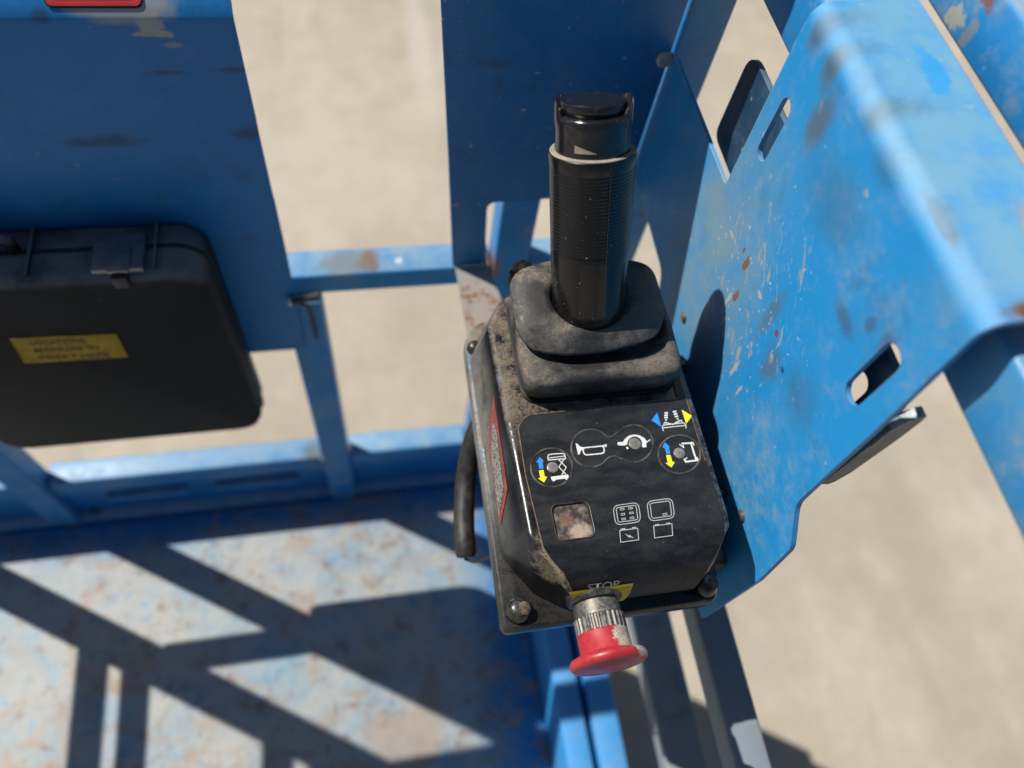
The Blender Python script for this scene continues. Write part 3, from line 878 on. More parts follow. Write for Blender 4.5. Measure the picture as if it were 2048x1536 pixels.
# housing: top outline, rolled front and tapering walls
front = [(0.1000, 0.2585, 0.163, 0.9570), (0.1035, 0.2575, 0.153, 0.9570), (0.1100, 0.2520, 0.1430, 0.9548), (0.1180, 0.2455, 0.1340, 0.9505), (0.1255, 0.2400, 0.1270, 0.9440),
         (0.1295, 0.2370, 0.1222, 0.9350), (0.1305, 0.2360, 0.1195, 0.9230), (0.1305, 0.2360, 0.1185, 0.8970)]
b = bmesh.new()
V = b.verts.new
Lc = [V((l, y, z)) for (l, r, y, z) in front]
Rc = [V((r, y, z)) for (l, r, y, z) in front]
top = [V((0.2580, 0.205, FZ)), V((0.2572, 0.2890, FZ)), V((0.2560, 0.348, FZ)), V((0.2450, 0.376, FZ)), V((0.128, 0.382, FZ)), V((0.112, 0.372, FZ)), V((0.0975, 0.348, FZ)), V((0.0985, 0.262, FZ))]
b.faces.new([Lc[0], Rc[0]] + top)
for i in range(len(Lc) - 1):
    b.faces.new([Lc[i], Lc[i + 1], Rc[i + 1], Rc[i]])
ZB = 0.895
bot = [V((0.2585, 0.205, ZB)), V((0.2585, 0.289, ZB)), V((0.2585, 0.36, ZB)), V((0.246, 0.386, ZB)), V((0.118, 0.390, ZB)), V((0.102, 0.380, ZB)), V((0.0865, 0.352, ZB)), V((0.0865, 0.262, ZB))]
for i in range(7):
    b.faces.new([top[i], bot[i], bot[i + 1], top[i + 1]])
BL = [V((0.0865, 0.168, ZB)), V((0.108, 0.134, ZB))]
BR = [V((0.2595, 0.165, ZB)), V((0.2500, 0.134, ZB))]
# left wall, chamfer facet
b.faces.new([top[7], bot[7], BL[0], Lc[0]])
b.faces.new([Lc[0], BL[0], BL[1], Lc[1]])
b.faces.new([Lc[1], BL[1], Lc[7], Lc[6], Lc[5], Lc[4], Lc[3], Lc[2]])
b.faces.new([top[0], Rc[0], BR[0], bot[0]])
b.faces.new([Rc[0], Rc[1], BR[1], BR[0]])
b.faces.new([Rc[1], Rc[2], Rc[3], Rc[4], Rc[5], Rc[6], Rc[7], BR[1]])
bmesh.ops.recalc_face_normals(b, faces=b.faces)
sharp = [e for e in b.edges if len(e.link_faces) == 2 and e.calc_face_angle(0) > R(28)]
bmesh.ops.bevel(b, geom=sharp, offset=0.0048, segments=5, profile=0.5, affect='EDGES', clamp_overlap=True)
housing = obj('housing', b, M['housing'], cb, angle=40)
# base tray with corner lugs
def ring2(pts, z, r, seg=5): return [Vector((p.x, p.y, z)) for p in round_poly(pts, r, seg)]
bo = [(0.0795, 0.1085), (0.2560, 0.1085), (0.2625, 0.130), (0.2625, 0.372), (0.245, 0.392), (0.100, 0.392), (0.0835, 0.372)]
bo_i = [(x + (0.002 if x < .17 else -0.002), y + (0.002 if y < .25 else -.002)) for x, y in bo]
b = bmesh.new()
rings(b, [ring2(bo_i, 0.8780, .007), ring2(bo, 0.8795, .008), ring2(bo, 0.8930, .008), ring2(bo_i, 0.8955, .007)])
tray = obj('base_tray', b, M['housing'], cb, angle=50)
obj('bounce_blocker', box(0.100, 0.284, 0.140, 0.382, 0.770, 0.8785, 0.006, 3), M['rubber'], cb)  # unseen block added to cut bounce light on the bracket plate
for (x, y, k) in ((0.0935, 0.1225, 0.85), (0.2480, 0.122, 0.85), (0.0925, 0.362, 0.62), (0.244, 0.380, 0.6)):
    lug = obj('corner_lug', lathe((x, y, 0.894), (0, 0, 1), [(0, .0120 * k), (.007 * k, .0116 * k), (.0115 * k, .0098 * k), (.0140 * k, .0075 * k), (.0152 * k, .0050 * k), (.0156 * k, .0020 * k)], 28), M['lug'], cb)
    if k < 0.7: continue
    obj('screw', lathe((x + .0035, y - .0005, 0.9040), (0.3, 0, 1), [(0, .0056), (.0024, .0052), (.0034, .0038), (.0038, .002)], 14), M['dirt'], lug)

# --- decal sheet: flat part (with window cut-out) and rolled front part
SH = 0.0014
def surf(x, s, h=0.0):
    """s = distance forward of y=0.163 along the rolled front"""
    if s <= 0: return Vector((x, 0.163 - s, FZ + h))
    prevp = Vector((0, front[0][2], front[0][3])); acc = 0.0
    for i in range(1, len(front)):
        p = Vector((0, front[i][2], front[i][3])); d = (p - prevp).length
        if acc + d >= s or i == len(front) - 1:
            t = (s - acc) / d
            q = prevp.lerp(p, t)
            tn = (p - prevp).normalized(); nrm = Vector((0, tn.z, -tn.y))
            if nrm.z < 0: nrm = -nrm
            if abs(nrm.z) < 1e-3: nrm = Vector((0, -1, 0))
            # blend normals for a smooth offset
            return Vector((x, q.y + nrm.y * h, q.z + nrm.z * h))
        acc += d; prevp = p
Cq = lambda x, y: F_(1040 + x / 5.12, 820 + y / 5.12)           # measured on a 5.12x enlargement
cw = Cq(537, 1143)
cut = round_poly([(cw.x - 0.0138, cw.y - 0.0132), (cw.x + 0.0138, cw.y - 0.0132), (cw.x + 0.0138, cw.y + 0.0132), (cw.x - 0.0138, cw.y + 0.0132)], 0.0055, 6)
YS = 0.1535
dl = round_poly([(0.1095, YS), (0.2505, YS), (0.2510, 0.205), (0.2500, 0.345), (0.2440, 0.358), (0.2440, 0.262), (0.1150, 0.2595), (0.1072, 0.250), (0.1064, 0.210)], [0, 0, 0, .004, 0, 0, .006, .004, 0], 5)
sheet = obj('symbol_panel', plate(dl, [cut], 0.0, 0.0, lambda u, v, w: Vector((u, v, FZ + SH))), M['face'], cb)
b = bmesh.new()
fr_in = [(l + (0.0075 if i < 2 else 0.0045 if i < 4 else 0.0010), r - (0.004 if i < 2 else 0.004), y, z) for i, (l, r, y, z) in enumerate(front)]
fr_in[0] = (0.1072, 0.2508, 0.163, FZ); fr_in[1] = (0.1095, 0.2505, 0.153, FZ)
acc = [0.0]
for i in range(1, len(front)): acc.append(acc[-1] + (Vector(front[i][2:]) - Vector(front[i - 1][2:])).length)
NS = 28
def lr(s):
    for i in range(1, len(acc)):
        if s <= acc[i] or i == len(acc) - 1:
            t = min(1, (s - acc[i - 1]) / (acc[i] - acc[i - 1]))
            a, c = fr_in[i - 1], fr_in[i]
            return a[0] + (c[0] - a[0]) * t, a[1] + (c[1] - a[1]) * t
S_END = acc[6] + 0.012
rs = []
for k in range(NS + 1):
    s = (0.163 - YS) + (S_END - 0.163 + YS) * k / NS
    l, r = lr(s)
    rs.append([surf(l, s, SH), surf(r, s, SH), surf(r, s, 0.0001), surf(l, s, 0.0001)])
rings(b, rs)
obj('symbol_panel_front', b, M['face'], cb, angle=50)
edge_pts = [Vector((p.x, p.y, FZ + SH - 0.0002)) for p in dl[2:]] + [surf(lr(0.0105 + 0.004 * k)[0], 0.0105 + 0.004 * k, SH - .0002) for k in range(0, 12)]
M['edge_dirt'] = simple('rusty_dirt_line', (0.26, 0.16, 0.10), 0.8, var=0.7, scale=260)
obj('panel_edge_dirt', tube(edge_pts, 0.00042, 6), M['edge_dirt'], cb)
# recessed rocker window
b = bmesh.new()
ci = [Vector((cw.x, cw.y)) + (Vector(p) - Vector((cw.x, cw.y))) * 1.04 for p in cut]
rings(b, [[Vector((p.x, p.y, FZ + 0.0001)) for p in ci], [Vector((p.x, p.y, FZ + 0.0004)) for p in ci]])
win = obj('indicator_window', b, M['window'], cb, smooth=False)
b = bmesh.new()
c2 = [Vector((cw.x, cw.y)) + (Vector(p) - Vector((cw.x, cw.y))) * 1.10 for p in cut]
c3 = [Vector((cw.x, cw.y)) + (Vector(p) - Vector((cw.x, cw.y))) * 1.01 for p in cut]
z1 = FZ + SH + 0.0001
R_ = rings(b, [[Vector((p.x, p.y, z1)) for p in c2], [Vector((p.x, p.y, z1 + 0.0010)) for p in [c2[i].lerp(c3[i], .35) for i in range(len(c2))]], [Vector((p.x, p.y, z1 + 0.0008)) for p in [c2[i].lerp(c3[i], .7) for i in range(len(c2))]], [Vector((p.x, p.y, z1 - 0.0014)) for p in c3]], cap0=False, cap1=False)
obj('window_bezel', b, M['black'], cb, angle=60)

# --- printed symbols
HZ = FZ + SH + 0.00015
class Print:
    def __init__(s): s.b = bmesh.new(); s.k = 0; s.mats = []
    def mi(s, m):
        if m not in s.mats: s.mats.append(m)
        return s.mats.index(m)
    def z(s): s.k += 1; return HZ + s.k * 0.000006
    def P3(s, p, z): q = Cq(*p); return s.b.verts.new((q.x, q.y, z))
    def poly(s, pts, m):
        z = s.z(); f = s.b.faces.new([s.P3(p, z) for p in pts]); f.material_index = s.mi(m)
        bmesh.ops.triangulate(s.b, faces=[f])
    def line(s, pts, w, m, closed=False):
        pts = [Vector(p) for p in pts]
        if closed: pts = pts + [pts[0]]
        for a, c in zip(pts, pts[1:]):
            d = (c - a)
            if d.length < 1e-6: continue
            d.normalize(); n = Vector((-d.y, d.x)) * w / 2; e = d * w * 0.32
            z = s.z()
            f = s.b.faces.new([s.P3(p, z) for p in (a - e - n, c + e - n, c + e + n, a - e + n)]); f.material_index = s.mi(m)
    def rrect(s, cx, cy, w, h, r, lw, m, rot=-8):
        pts = round_poly([(-w / 2, -h / 2), (w / 2, -h / 2), (w / 2, h / 2), (-w / 2, h / 2)], r, 6)
        c, n = math.cos(R(rot)), math.sin(R(rot))
        s.line([(cx + p.x * c - p.y * n, cy + p.x * n + p.y * c) for p in pts], lw, m, True)
    def end(s, name, parent):
        for f in s.b.faces: f.normal_update()
        me = bpy.data.meshes.new(name)
        for f in s.b.faces:
            if f.normal.z < 0: f.normal_flip()
        s.b.to_mesh(me); s.b.free()
        return obj(name, me, [M[m] for m in s.mats], parent, smooth=False)
W = 'white'; G = 'pgrey'
p = Print()                                   # lift up / down
p.poly([(200, 490), (243, 532), (228, 533), (237, 605), (195, 612), (182, 543), (162, 545)], 'pblue')
p.poly([(190, 628), (238, 621), (250, 688), (275, 692), (243, 750), (183, 708), (205, 700)], 'pyel')
p.end('lift_arrows', sheet)
p = Print()
p.line([(286, 520), (281, 482), (292, 467), (320, 460), (425, 453), (448, 458), (455, 475), (463, 507)], 10, W, True)
p.line([(284, 500), (458, 480)], 8, W)
p.line([(395, 518), (470, 595), (425, 672)], 9, W)
p.line([(448, 510), (394, 592), (465, 664)], 9, W)
p.poly([(312, 692), (488, 668), (498, 706), (484, 724), (462, 720), (456, 710), (362, 722), (355, 735), (332, 738), (318, 718)], W)
p.end('scissor_lift_symbol', sheet)
p = Print()                                   # horn
p.poly([(565, 348), (580, 352), (612, 383), (652, 391), (652, 404), (620, 425), (606, 462), (592, 466), (580, 420)], W)
p.line([(640, 397), (870, 373)], 13, W)
p.poly([(862, 360), (880, 356), (885, 386), (868, 384)], W)
p.line(round_poly([(646, 396), (852, 376), (860, 440), (830, 455), (665, 470), (642, 440)], 26, 5), 13, W, True)
p.end('horn_symbol', sheet)
p = Print()                                   # turtle
oc = [(1062, 372), (1005, 370), (992, 358), (992, 345), (1003, 337), (1050, 335), (1070, 302), (1112, 270), (1165, 260), (1220, 268), (1268, 296), (1296, 330), (1326, 306), (1329, 318), (1286, 350), (1290, 388), (1252, 392), (1243, 372)]
inn = [(1170 + 76 * math.cos(R(a)), 355 + 76 * math.sin(R(a))) for a in range(12, -190, -14)]
z = p.z()
f = p.b.faces.new([p.P3(q, z) for q in oc + inn]); f.material_index = p.mi(W)
bmesh.ops.triangulate(p.b, faces=[f])
p.poly([(1082, 385), (1098, 384), (1110, 405), (1086, 409)], W)
p.end('turtle_symbol', sheet)
p = Print()                                   # steering arrows
p.poly([(1478, 340), (1530, 388), (1517, 390), (1533, 454), (1495, 460), (1475, 394), (1450, 392)], 'pblue')
p.poly([(1490, 470), (1535, 468), (1554, 536), (1579, 541), (1545, 596), (1483, 552), (1507, 546)], 'pyel')
p.end('drive_arrows', sheet)
p = Print()
p.line([(1628, 360), (1672, 395), (1664, 368)], 9, W)
p.line([(1652, 352), (1766, 344)], 16, W)
p.line([(1745, 345), (1772, 440), (1800, 520)], 17, W)
p.line([(1768, 348), (1776, 368)], 10, W)
p.line([(1676, 512), (1692, 538), (1814, 522)], 17, W)
p.line([(1684, 515), (1704, 496)], 10, W)
p.line([(1806, 495), (1818, 524)], 12, W)
p.end('chassis_symbol', sheet)
p = Print()                                   # steering direction icon
p.poly([(1398, 35), (1442, 182), (1342, 115)], 'pblue')
p.end('turn_triangle', sheet)
p = Print()
p.poly([(1650, 5), (1755, 70), (1695, 150)], 'pyel')
p.end('turn_triangle', sheet)
p = Print()
for (x, y) in ((1492, 40), (1490, 64), (1489, 87)): p.line([(x - 12, y), (x + 12, y - 1)], 17, W)
p.poly([(1478, 104), (1502, 102), (1490, 124)], W)
for (x, y) in ((1577, 27), (1586, 51), (1596, 76)): p.line([(x - 12, y), (x + 12, y - 3)], 17, W)
p.poly([(1594, 96), (1624, 92), (1610, 110)], W)
p.line([(1464, 222), (1452, 195), (1452, 176), (1472, 163), (1672, 140), (1690, 160), (1694, 194)], 8, W)
p.line([(1455, 192), (1688, 166)], 8, W)
p.line([(1465, 160), (1478, 134), (1560, 157), (1622, 117), (1648, 114), (1654, 140)], 8, W)
p.line([(1482, 140), (1500, 156), (1560, 150)], 6, W)
p.line([(1560, 156), (1635, 128)], 6, W)
p.end('wheel_turn_symbol', sheet)
p = Print()                                   # charge indicator
p.rrect(1090, 1070, 262, 200, 62, 9, G); p.rrect(1090, 1070, 205, 150, 26, 9, G)
for (x, y) in ((1040, 1025), (1125, 1015), (1047, 1078), (1133, 1065), (1052, 1128), (1138, 1117)): p.rrect(x, y, 38, 17, 3, 7, G)
p.end('six_light_symbol', sheet)
p = Print()
p.line([(1016, 1241), (1200, 1217), (1210, 1336), (1026, 1361)], 9, G, True)
p.line([(1035, 1230), (1068, 1226)], 18, G); p.line([(1148, 1216), (1178, 1212)], 18, G)
p.poly([(1066, 1270), (1118, 1298), (1113, 1281), (1162, 1320), (1112, 1306), (1117, 1320)], G)
p.end('charging_battery_symbol', sheet)
p = Print()
p.rrect(1435, 1028, 262, 205, 62, 9, G); p.rrect(1435, 1028, 205, 155, 24, 9, G); p.rrect(1477, 1077, 38, 17, 3, 7, G)
p.end('one_light_symbol', sheet)
p = Print()
p.line([(1363, 1193), (1549, 1171), (1557, 1291), (1373, 1317)], 9, G, True)
p.line([(1384, 1186), (1414, 1182)], 18, G); p.line([(1494, 1172), (1526, 1168)], 18, G)
p.end('battery_symbol', sheet)

# membrane buttons: raised rims, faint discs and lamps
def rim(pts, name='button_rim', r=0.00055):
    q = [Cq(*a) for a in pts]
    q = [Vector((v.x, v.y, HZ - 0.0001)) for v in q]
    b = bmesh.new(); rs = []
    n = len(q)
    for i in range(n):
        d = (q[(i + 1) % n] - q[i - 1]).normalized(); u = Vector((-d.y, d.x, 0))
        rs.append([q[i] + u * r * 1.5 * math.cos(2 * math.pi * k / 8) + Vector((0, 0, r * math.sin(2 * math.pi * k / 8))) for k in range(8)])
    R2 = [[b.verts.new(p) for p in r_] for r_ in rs]
    for i in range(n):
        a, c = R2[i], R2[(i + 1) % n]
        for k in range(8):
            b.faces.new((a[k], a[(k + 1) % 8], c[(k + 1) % 8], c[k]))
    return obj(name, b, M['black'], cb)
circ = lambda cx, cy, rx, ry, a0=0, a1=360, st=8: [(cx + rx * math.cos(R(a)), cy + ry * math.sin(R(a))) for a in range(a0, a1, st)]
rim(circ(322, 598, 212, 198))
rim(circ(1626, 462, 214, 196))
pair = circ(722, 400, 200, 193, 35, 318, 8) + [(885, 285), (940, 280), (985, 240)] + circ(1160, 352, 195, 190, 218, 495, 8) + [(1040, 512), (975, 480), (915, 488)]
rim(pair)
def lamp(x, y, r):
    q = Cq(x, y)
    rr = r * 0.000072
    return obj('lamp', lathe((q.x, q.y, HZ - 0.0004), (0, 0, 1), [(0, rr), (.0009, rr), (.0013, rr * .8), (.0015, rr * .4)], 28), M['lamp'], cb)
M['lamp'] = simple('clouded_lamp_lens', (0.22, 0.21, 0.19), 0.35, var=0.5, scale=200)
lamp(330, 597, 62); lamp(1170, 355, 68); lamp(1625, 452, 64)

# stop lettering and the yellow flash round the button
def front_patch(name, pts, mat, h, parent):
    bb = plate(pts, thick=0.0, bevel=0.0)
    bmesh.ops.triangulate(bb, faces=bb.faces)
    bmesh.ops.subdivide_edges(bb, edges=bb.edges, cuts=8, use_grid_fill=True)
    for v in bb.verts: v.co = surf(v.co.x, v.co.y, SH + h)
    return obj(name, bb, mat, parent, smooth=False)
def s_of(z):
    for i in range(1, len(front)):
        if front[i][3] <= z:
            t = (front[i - 1][3] - z) / (front[i - 1][3] - front[i][3]); return acc[i - 1] + (acc[i] - acc[i - 1]) * t
    return acc[-1]
# find x, s for image points on the rolled front by marching the sight line
def on_front(px, py):
    best = None
    for k in range(0, 400):
        s = k / 400 * acc[-1]
        c = surf(0, s, SH)
        q = at(px, py, z=c.z)
        e = abs(q.y - c.y)
        if best is None or e < best[0]: best = (e, q.x, s)
    return best[1], best[2]
M['pyel2'] = simple('yellow_flash_print', (0.62, 0.50, 0.02), 0.5, var=0.2, bump=0.02)
tri = [on_front(1137, 1183), on_front(1266, 1165), on_front(1247, 1199), on_front(1225, 1203), on_front(1150, 1200)]
front_patch('yellow_flash', tri, M['pyel2'], 0.0007, sheet)
t = text_mesh('STOP', 1.0, 0.012)
xs = [v.co.x for v in t.verts]; ys = [v.co.y for v in t.verts]
a0, a1 = on_front(1174, 1178), on_front(1238, 1168)
wd = a1[0] - a0[0]
hh = 0.0075
for v in t.verts:
    x = (a0[0] + a1[0]) / 2 + v.co.x / (max(xs) - min(xs)) * wd
    s = (a0[1] + a1[1]) / 2 - 0.001 - v.co.y / (max(ys) - min(ys)) * hh
    v.co = surf(x, s, SH + 0.0007)
obj('stop_lettering', t, M['pgrey'], sheet, smooth=False)

# warning sticker on the left wall
def on_wall(px, py, h=0.0):
    # left wall plane through the upper and lower edges
    p0 = Vector((0.0985, 0.262, FZ)); p1 = Vector((0.0865, 0.262, ZB)); n = (p1 - p0).cross(Vector((0, 1, 0))).normalized()
    if n.x > 0: n = -n
    d = ray(px, py); tt = (p0 + n * h - EYE).dot(n) / d.dot(n)
    return EYE + d * tt
def wall_poly(name, pts, mat, h, parent):
    bb = bmesh.new(); f = bb.faces.new([bb.verts.new(on_wall(*q, h)) for q in pts]); bmesh.ops.triangulate(bb, faces=[f])
    return obj(name, bb, mat, parent, smooth=False)
M['fadedred'] = simple('faded_red_sticker', (0.30, 0.055, 0.05), 0.6, var=0.5, scale=200, dusty=0.5)
stk = wall_poly('side_sticker', [(987, 790), (1015, 978), (1000, 1052), (977, 900), (980, 840)], M['fadedred'], 0.0005, housing)
def stk_mat():
    s = N('worn_printed_sticker')
    a = s.noise(500, 3, 0.6, stretch=(1, 1, 2))
    c = s.mix(s.ramp(a, 0.46, 0.54), (0.05, 0.05, 0.05), (0.30, 0.30, 0.28))
    return s.done(c, 0.6)
M['sticker'] = stk_mat()
wall_poly('sticker_print', [(985, 842), (993, 862), (1007, 975), (998, 1034), (981, 905)], M['sticker'], 0.0009, housing)

# --- emergency stop button
ax = Vector((0.015, -1.0, 0.06)).normalized()
eo = Vector((0.1495, 0.1215, 0.9180))
eb = obj('stop_button_collar', lathe(eo, ax, [(-0.006, .0215), (.004, .0215), (.0055, .0205), (.006, .0185)], 56), M['black'], cb)
obj('stop_button_ring', lathe(eo, ax, [(.006, .0178), (.0165, .0182), (.0170, .0190, .0), (.0172, .0194, .0009), (.0285, .0194, .0009), (.0290, .0186)], 112), M['dark_steel'], cb, angle=20)
obj('stop_button', lathe(eo, ax, [(.027, .0170), (.0275, .0188), (.029, .0194), (.0425, .0196), (.0435, .0205), (.0440, .0250), (.0450, .0276), (.0470, .0290), (.0490, .0292), (.0512, .0284), (.0525, .0268), (.0532, .0240),
                                  (.0528, .0225), (.0536, .0205), (.0532, .0185), (.0542, .0160), (.0538, .0140), (.0548, .0110), (.0552, .0050)], 72), M['button'], cb, angle=60)

# --- rubber boot, lofted in tiers
def sring(cx, cy, z, hx, hy, e=3.0, tilt=0.0, n=64):
    out = []
    for k in range(n):
        a = 2 * math.pi * k / n
        c, s_ = math.cos(a), math.sin(a)
        x = hx * math.copysign(abs(c) ** (2 / e), c); y = hy * math.copysign(abs(s_) ** (2 / e), s_)
        out.append(Vector((cx + x, cy + y, z + tilt * (y / max(hy, 1e-6)))))
    return out
bx, by = 0.1800, 0.3190
b = bmesh.new()
rings(b, [sring(bx, by, FZ - .001, .0655, .0500, 9), sring(bx, by, FZ + .0025, .0660, .0505, 9), sring(bx, by, FZ + .0035, .0640, .0485, 9), sring(bx, by, FZ + .0105, .0625, .0470, 9), sring(bx, by, FZ + .0105, .058, .043, 7)])
obj('boot_flange', b, M['flange'], cb)
b = bmesh.new()
tiers = [(bx, by, .9655, .0590, .0440, 8, 0), (bx, by, .9645, .0650, .0486, 9, 0), (bx, by, .9662, .0662, .0498, 9, 0), (bx, by, .9760, .0660, .0496, 9, 0), (bx, by, .9835, .0650, .0488, 8, 0),
         (bx, by, .9872, .0625, .0465, 7, 0), (bx, by + .001, .9882, .0585, .0428, 5, 0), (bx + .002, by + .0025, .9862, .0535, .0380, 3.4, 0), (bx + .003, by + .004, .9800, .0490, .0315, 3.0, 0),
         (bx - .001, by + .006, .9755, .0440, .0250, 3.2, 0), (bx - .002, by + .009, .9770, .0430, .0250, 3.0, 0), (bx - .003, by + .011, .9860, .0460, .0290, 3.0, 0.0005),
         (bx - .004, by + .013, .9930, .0540, .0360, 3.2, 0.001), (bx - .0045, by + .014, .9960, .0612, .0412, 3.6, 0.002), (bx - .0047, by + .0143, .9985, .0630, .0424, 3.8, 0.0025), (bx - .005, by + .0145, 1.0010, .0624, .0416, 3.6, 0.003),
         (bx - .0055, by + .015, 1.0035, .0560, .0375, 3.0, 0.004), (bx - .006, by + .016, 1.0055, .0450, .0338, 2.5, 0.003), (bx - .0065, by + .017, 1.0062, .0370, .0312, 2.1, 0.002), (bx - .0068, by + .017, 1.0050, .0325, .0296, 2.0, 0.001),
         (bx - .0070, by + .0175, 1.0020, .0300, .0285, 2.0, 0), (bx - .0070, by + .018, .9900, .0270, .0270, 2.0, 0)]
import mathutils
def sag(ring, i):
    out = []
    for p in ring:
        a = math.atan2(p.y - by, p.x - bx)
        lip = max(0.0, 1 - abs(i - 14) / 5.0)
        fl = max(0.0, math.cos(a - R(-118)))                 # front left hangs lowest
        fr_ = max(0.0, math.cos(a - R(-25))) ** 3            # pinched towards the right
        z = p.z - lip * (0.0042 * fl ** 2) + lip * 0.0012 * fr_
        w = mathutils.noise.noise(Vector((p.x, p.y, p.z * 1.5)) * 38) * 0.0016 + mathutils.noise.noise(Vector((p.x, p.y, p.z)) * 110) * 0.0004
        k = 1 - lip * 0.10 * fr_
        out.append(Vector((bx + (p.x - bx) * k + w * math.cos(a) * (i > 3), by + (p.y - by) * k + w * math.sin(a) * (i > 3), z + w * 0.5 * (i > 4))))
    return out
rings(b, [sag(sring(cx, cy, z, hx, hy, e, tl), i) for i, (cx, cy, z, hx, hy, e, tl) in enumerate(tiers)])
obj('boot', b, M['boot'], cb, angle=80)

# --- joystick grip
ja = Vector((-0.0095, 0.072, 0.139)).normalized()
jo = Vector((0.1735, 0.333, 1.0))
prof = [(-.012, .012), (-.0115, .0205), (-.009, .0258), (-.004, .0282), (.004, .0292), (.048, .0302), (.0515, .0303)]
s0, s1, nr = .0530, .1150, 23
st = (s1 - s0) / nr
for k in range(nr):
    s = s0 + st * k
    r = .0302 + .0010 * (k / nr)
    prof += [(s, r - .00028), (s + st * .22, r + .00002), (s + st * .60, r + .00002), (s + st * .82, r - .00028)]
prof += [(s1 + .001, .0314), (.1235, .0319), (.1245, .0317), (.1250, .0311), (.1252, .0240)]
M['dustpatch0'] = simple('caked_collar_dust', (0.33, 0.29, 0.235), 0.9, var=0.35, scale=120)
joy = obj('joystick_grip', lathe(jo, ja, prof, 96), M['grip'], cb, angle=25)
a_, u_, v_ = frame_of(ja)
# moulding seams down the grip
camdir = (EYE - (jo + ja * .08)).normalized()
fx = (camdir - ja * camdir.dot(ja)).normalized(); fy = ja.cross(fx)
if fy.dot(RIGHT) < 0: fy = -fy
def seam(ph, s_a, s_b, r0, r1, name='seam', w=.00035):
    b = bmesh.new()
    n_ = (fx * math.cos(ph) + fy * math.sin(ph)); t__ = (-fx * math.sin(ph) + fy * math.cos(ph))
    rs = []
    for k in range(2):
        s, r = (s_a, r0) if k == 0 else (s_b, r1)
        c = jo + ja * s + n_ * (r + .0001)
        rs.append([c + t__ * w, c + n_ * w * 0.6, c - t__ * w, c - n_ * w])
    rings(b, rs)
    return obj(name, b, M['cap'], joy)
seam(0.42, .004, .1235, .0291, .0318)
dr = obj('collar_dust', lathe(jo, ja, [(.1251, .0307), (.1256, .0303), (.1259, .0268), (.1262, .0255)], 80, cap0=False, cap1=False), M['dustpatch0'], joy)
# neck and thumb rocker
neck = [(.1240, .0235), (.1255, .0268), (.1272, .0271), (.1300, .0268), (.1400, .0268), (.1440, .0272), (.1475, .0274), (.1500, .0268), (.1515, .0254), (.1520, .0234), (.1510, .0205)]
ncap = obj('grip_cap', lathe(jo, ja, neck, 80), M['cap'], cb, angle=40)
# curved guards left and right of the rocker
for sgn in (-1, 1):
    b = bmesh.new(); rs = []
    for k in range(13):
        ph = (math.pi / 2 * sgn) * 1.12 + R(-48 + 96 * k / 12)
        n_ = fx * math.cos(ph) + fy * math.sin(ph)
        hgt = .1495 + .0120 * max(0.0, math.sin(math.pi * k / 12)) ** 0.6
        rs.append([jo + ja * .1460 + n_ * .0275, jo + ja * (hgt - .002) + n_ * .0273, jo + ja * hgt + n_ * .0264, jo + ja * (hgt - .0005) + n_ * .0246, jo + ja * .1460 + n_ * .0236])
    rings(b, rs)
    obj('cap_guard', b, M['cap'], ncap, angle=60)
# rocker: an oval button tilted on the cap
b = bmesh.new()
rk = (ja + fy * -0.10 + fx * 0.05).normalized()
ko = jo + ja * .1500
rs = []
for (s, k) in ((0, .90), (.0015, .96), (.0055, 1.0), (.0088, .985), (.0100, .94), (.0104, .86), (.0101, .5)):
    rs.append([ko + rk * s + (fy * math.cos(2 * math.pi * i / 64) * .0236 + fx * math.sin(2 * math.pi * i / 64) * .0212) * k for i in range(64)])
rings(b, rs)
obj('thumb_rocker', b, M['cap'], ncap, angle=40)
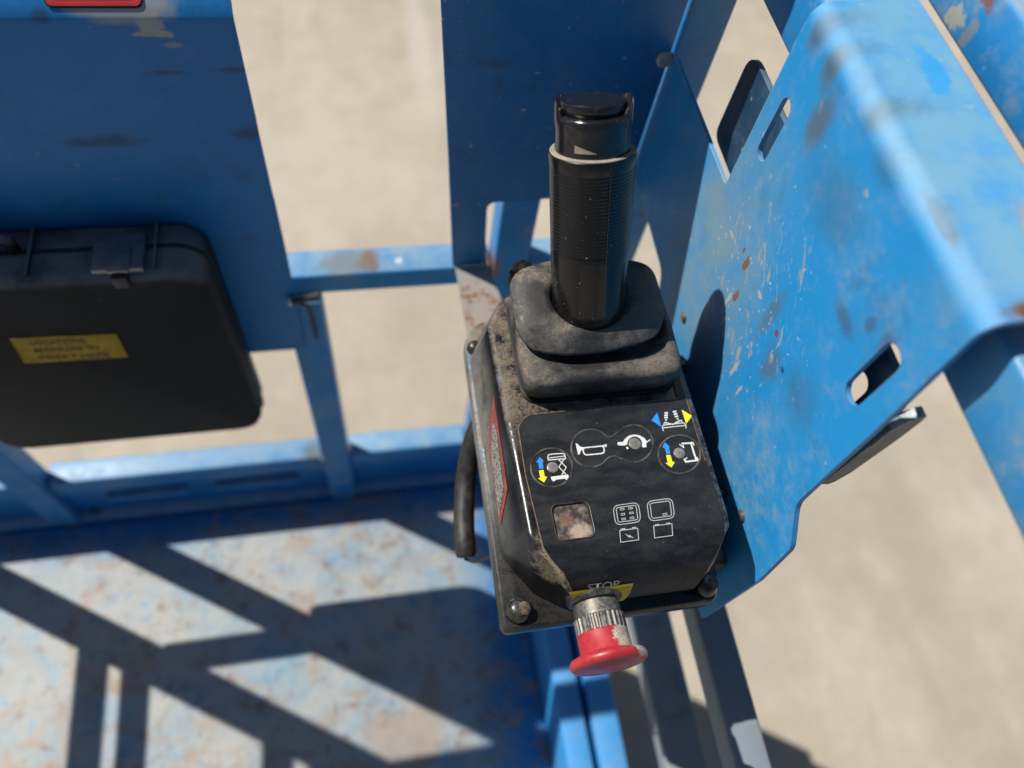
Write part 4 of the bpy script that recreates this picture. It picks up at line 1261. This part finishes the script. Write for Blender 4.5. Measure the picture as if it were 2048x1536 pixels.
# moulded pockets on the front of the cap, one of them holding dust
M['dustpatch'] = simple('caked_dust', (0.36, 0.31, 0.25), 0.9, var=0.3, scale=300)
def pocket(ph0, ph1, s_lo, s_hi, mat, nm, lift_, skew):
    b = bmesh.new(); A = []; B_ = []
    for k in range(9):
        ph = ph0 + (ph1 - ph0) * k / 8
        n_ = fx * math.cos(ph) + fy * math.sin(ph)
        q = k / 8
        A.append(jo + ja * s_lo + n_ * (.0267 + lift_)); B_.append(jo + ja * (s_lo + (s_hi - s_lo) * max(0.12, (1 - q) ** 0.8 if skew else 1)) + n_ * (.0267 + lift_))
    b.faces.new([b.verts.new(p) for p in A + B_[::-1]]); bmesh.ops.triangulate(b, faces=b.faces)
    return obj(nm, b, mat, ncap, smooth=False)
pocket(-0.46, 0.10, .1300, .1355, M['dustpatch'], 'dusty_pocket', .00055, True)
M['pocket'] = simple('dark_pocket', (0.001, 0.001, 0.001), 0.6, bump=0.0, spec=0.05)

# --- corrugated conduit and cables
cd = root('conduit', at(1050, 560, y=0.43), 'black corrugated cable conduit rising behind the control box', 'conduit')
pth = smooth_path([at(1037, 566, y=0.452), at(1037, 548, y=0.445), at(1047, 539, y=0.438), at(1060, 548, y=0.430), at(1070, 570, y=0.418), at(1080, 600, y=0.40)], 14)
seg_l = [0.0]
for a, c in zip(pth, pth[1:]): seg_l.append(seg_l[-1] + (c - a).length)
pp2, rad = [], []
for k in range(110):
    d = seg_l[-1] * k / 109
    i = max(1, next((i for i, v in enumerate(seg_l) if v >= d), len(seg_l) - 1))
    t = (d - seg_l[i - 1]) / max(1e-9, seg_l[i] - seg_l[i - 1])
    pp2.append(pth[i - 1].lerp(pth[i], t)); rad.append(0.0080 + 0.0020 * math.sin(d / 0.0068 * 2 * math.pi))
obj('hose', tube(pp2, rad, 20), M['conduit'], cd, angle=60)
obj('wire', tube(smooth_path([at(1024, 545, y=0.43), at(1022, 560, y=0.43), at(1028, 585, y=0.42), at(1036, 610, y=0.41)]), 0.003, 10), M['rubber'], cd)
hs = root('cable', at(925, 1000, z=0.80), 'thick black cable hanging in a loop left of the control box', 'cable')
obj('cable_jacket', tube(smooth_path([at(985, 800, z=0.86), at(960, 850, z=0.85), at(942, 900, z=0.83), at(932, 960, z=0.81), at(928, 1030, z=0.80), at(930, 1085, z=0.795), at(933, 1113, z=0.79)]), [0.0100] * 47 + [0.0096, 0.0085], 16), M['rubber'], hs)
obj('thin_lead', tube(smooth_path([at(930, 1118, z=0.79), at(950, 1124, z=0.80), at(975, 1116, z=0.82), at(1010, 1108, z=0.85)]), 0.0014, 8), M['rubber'], hs)
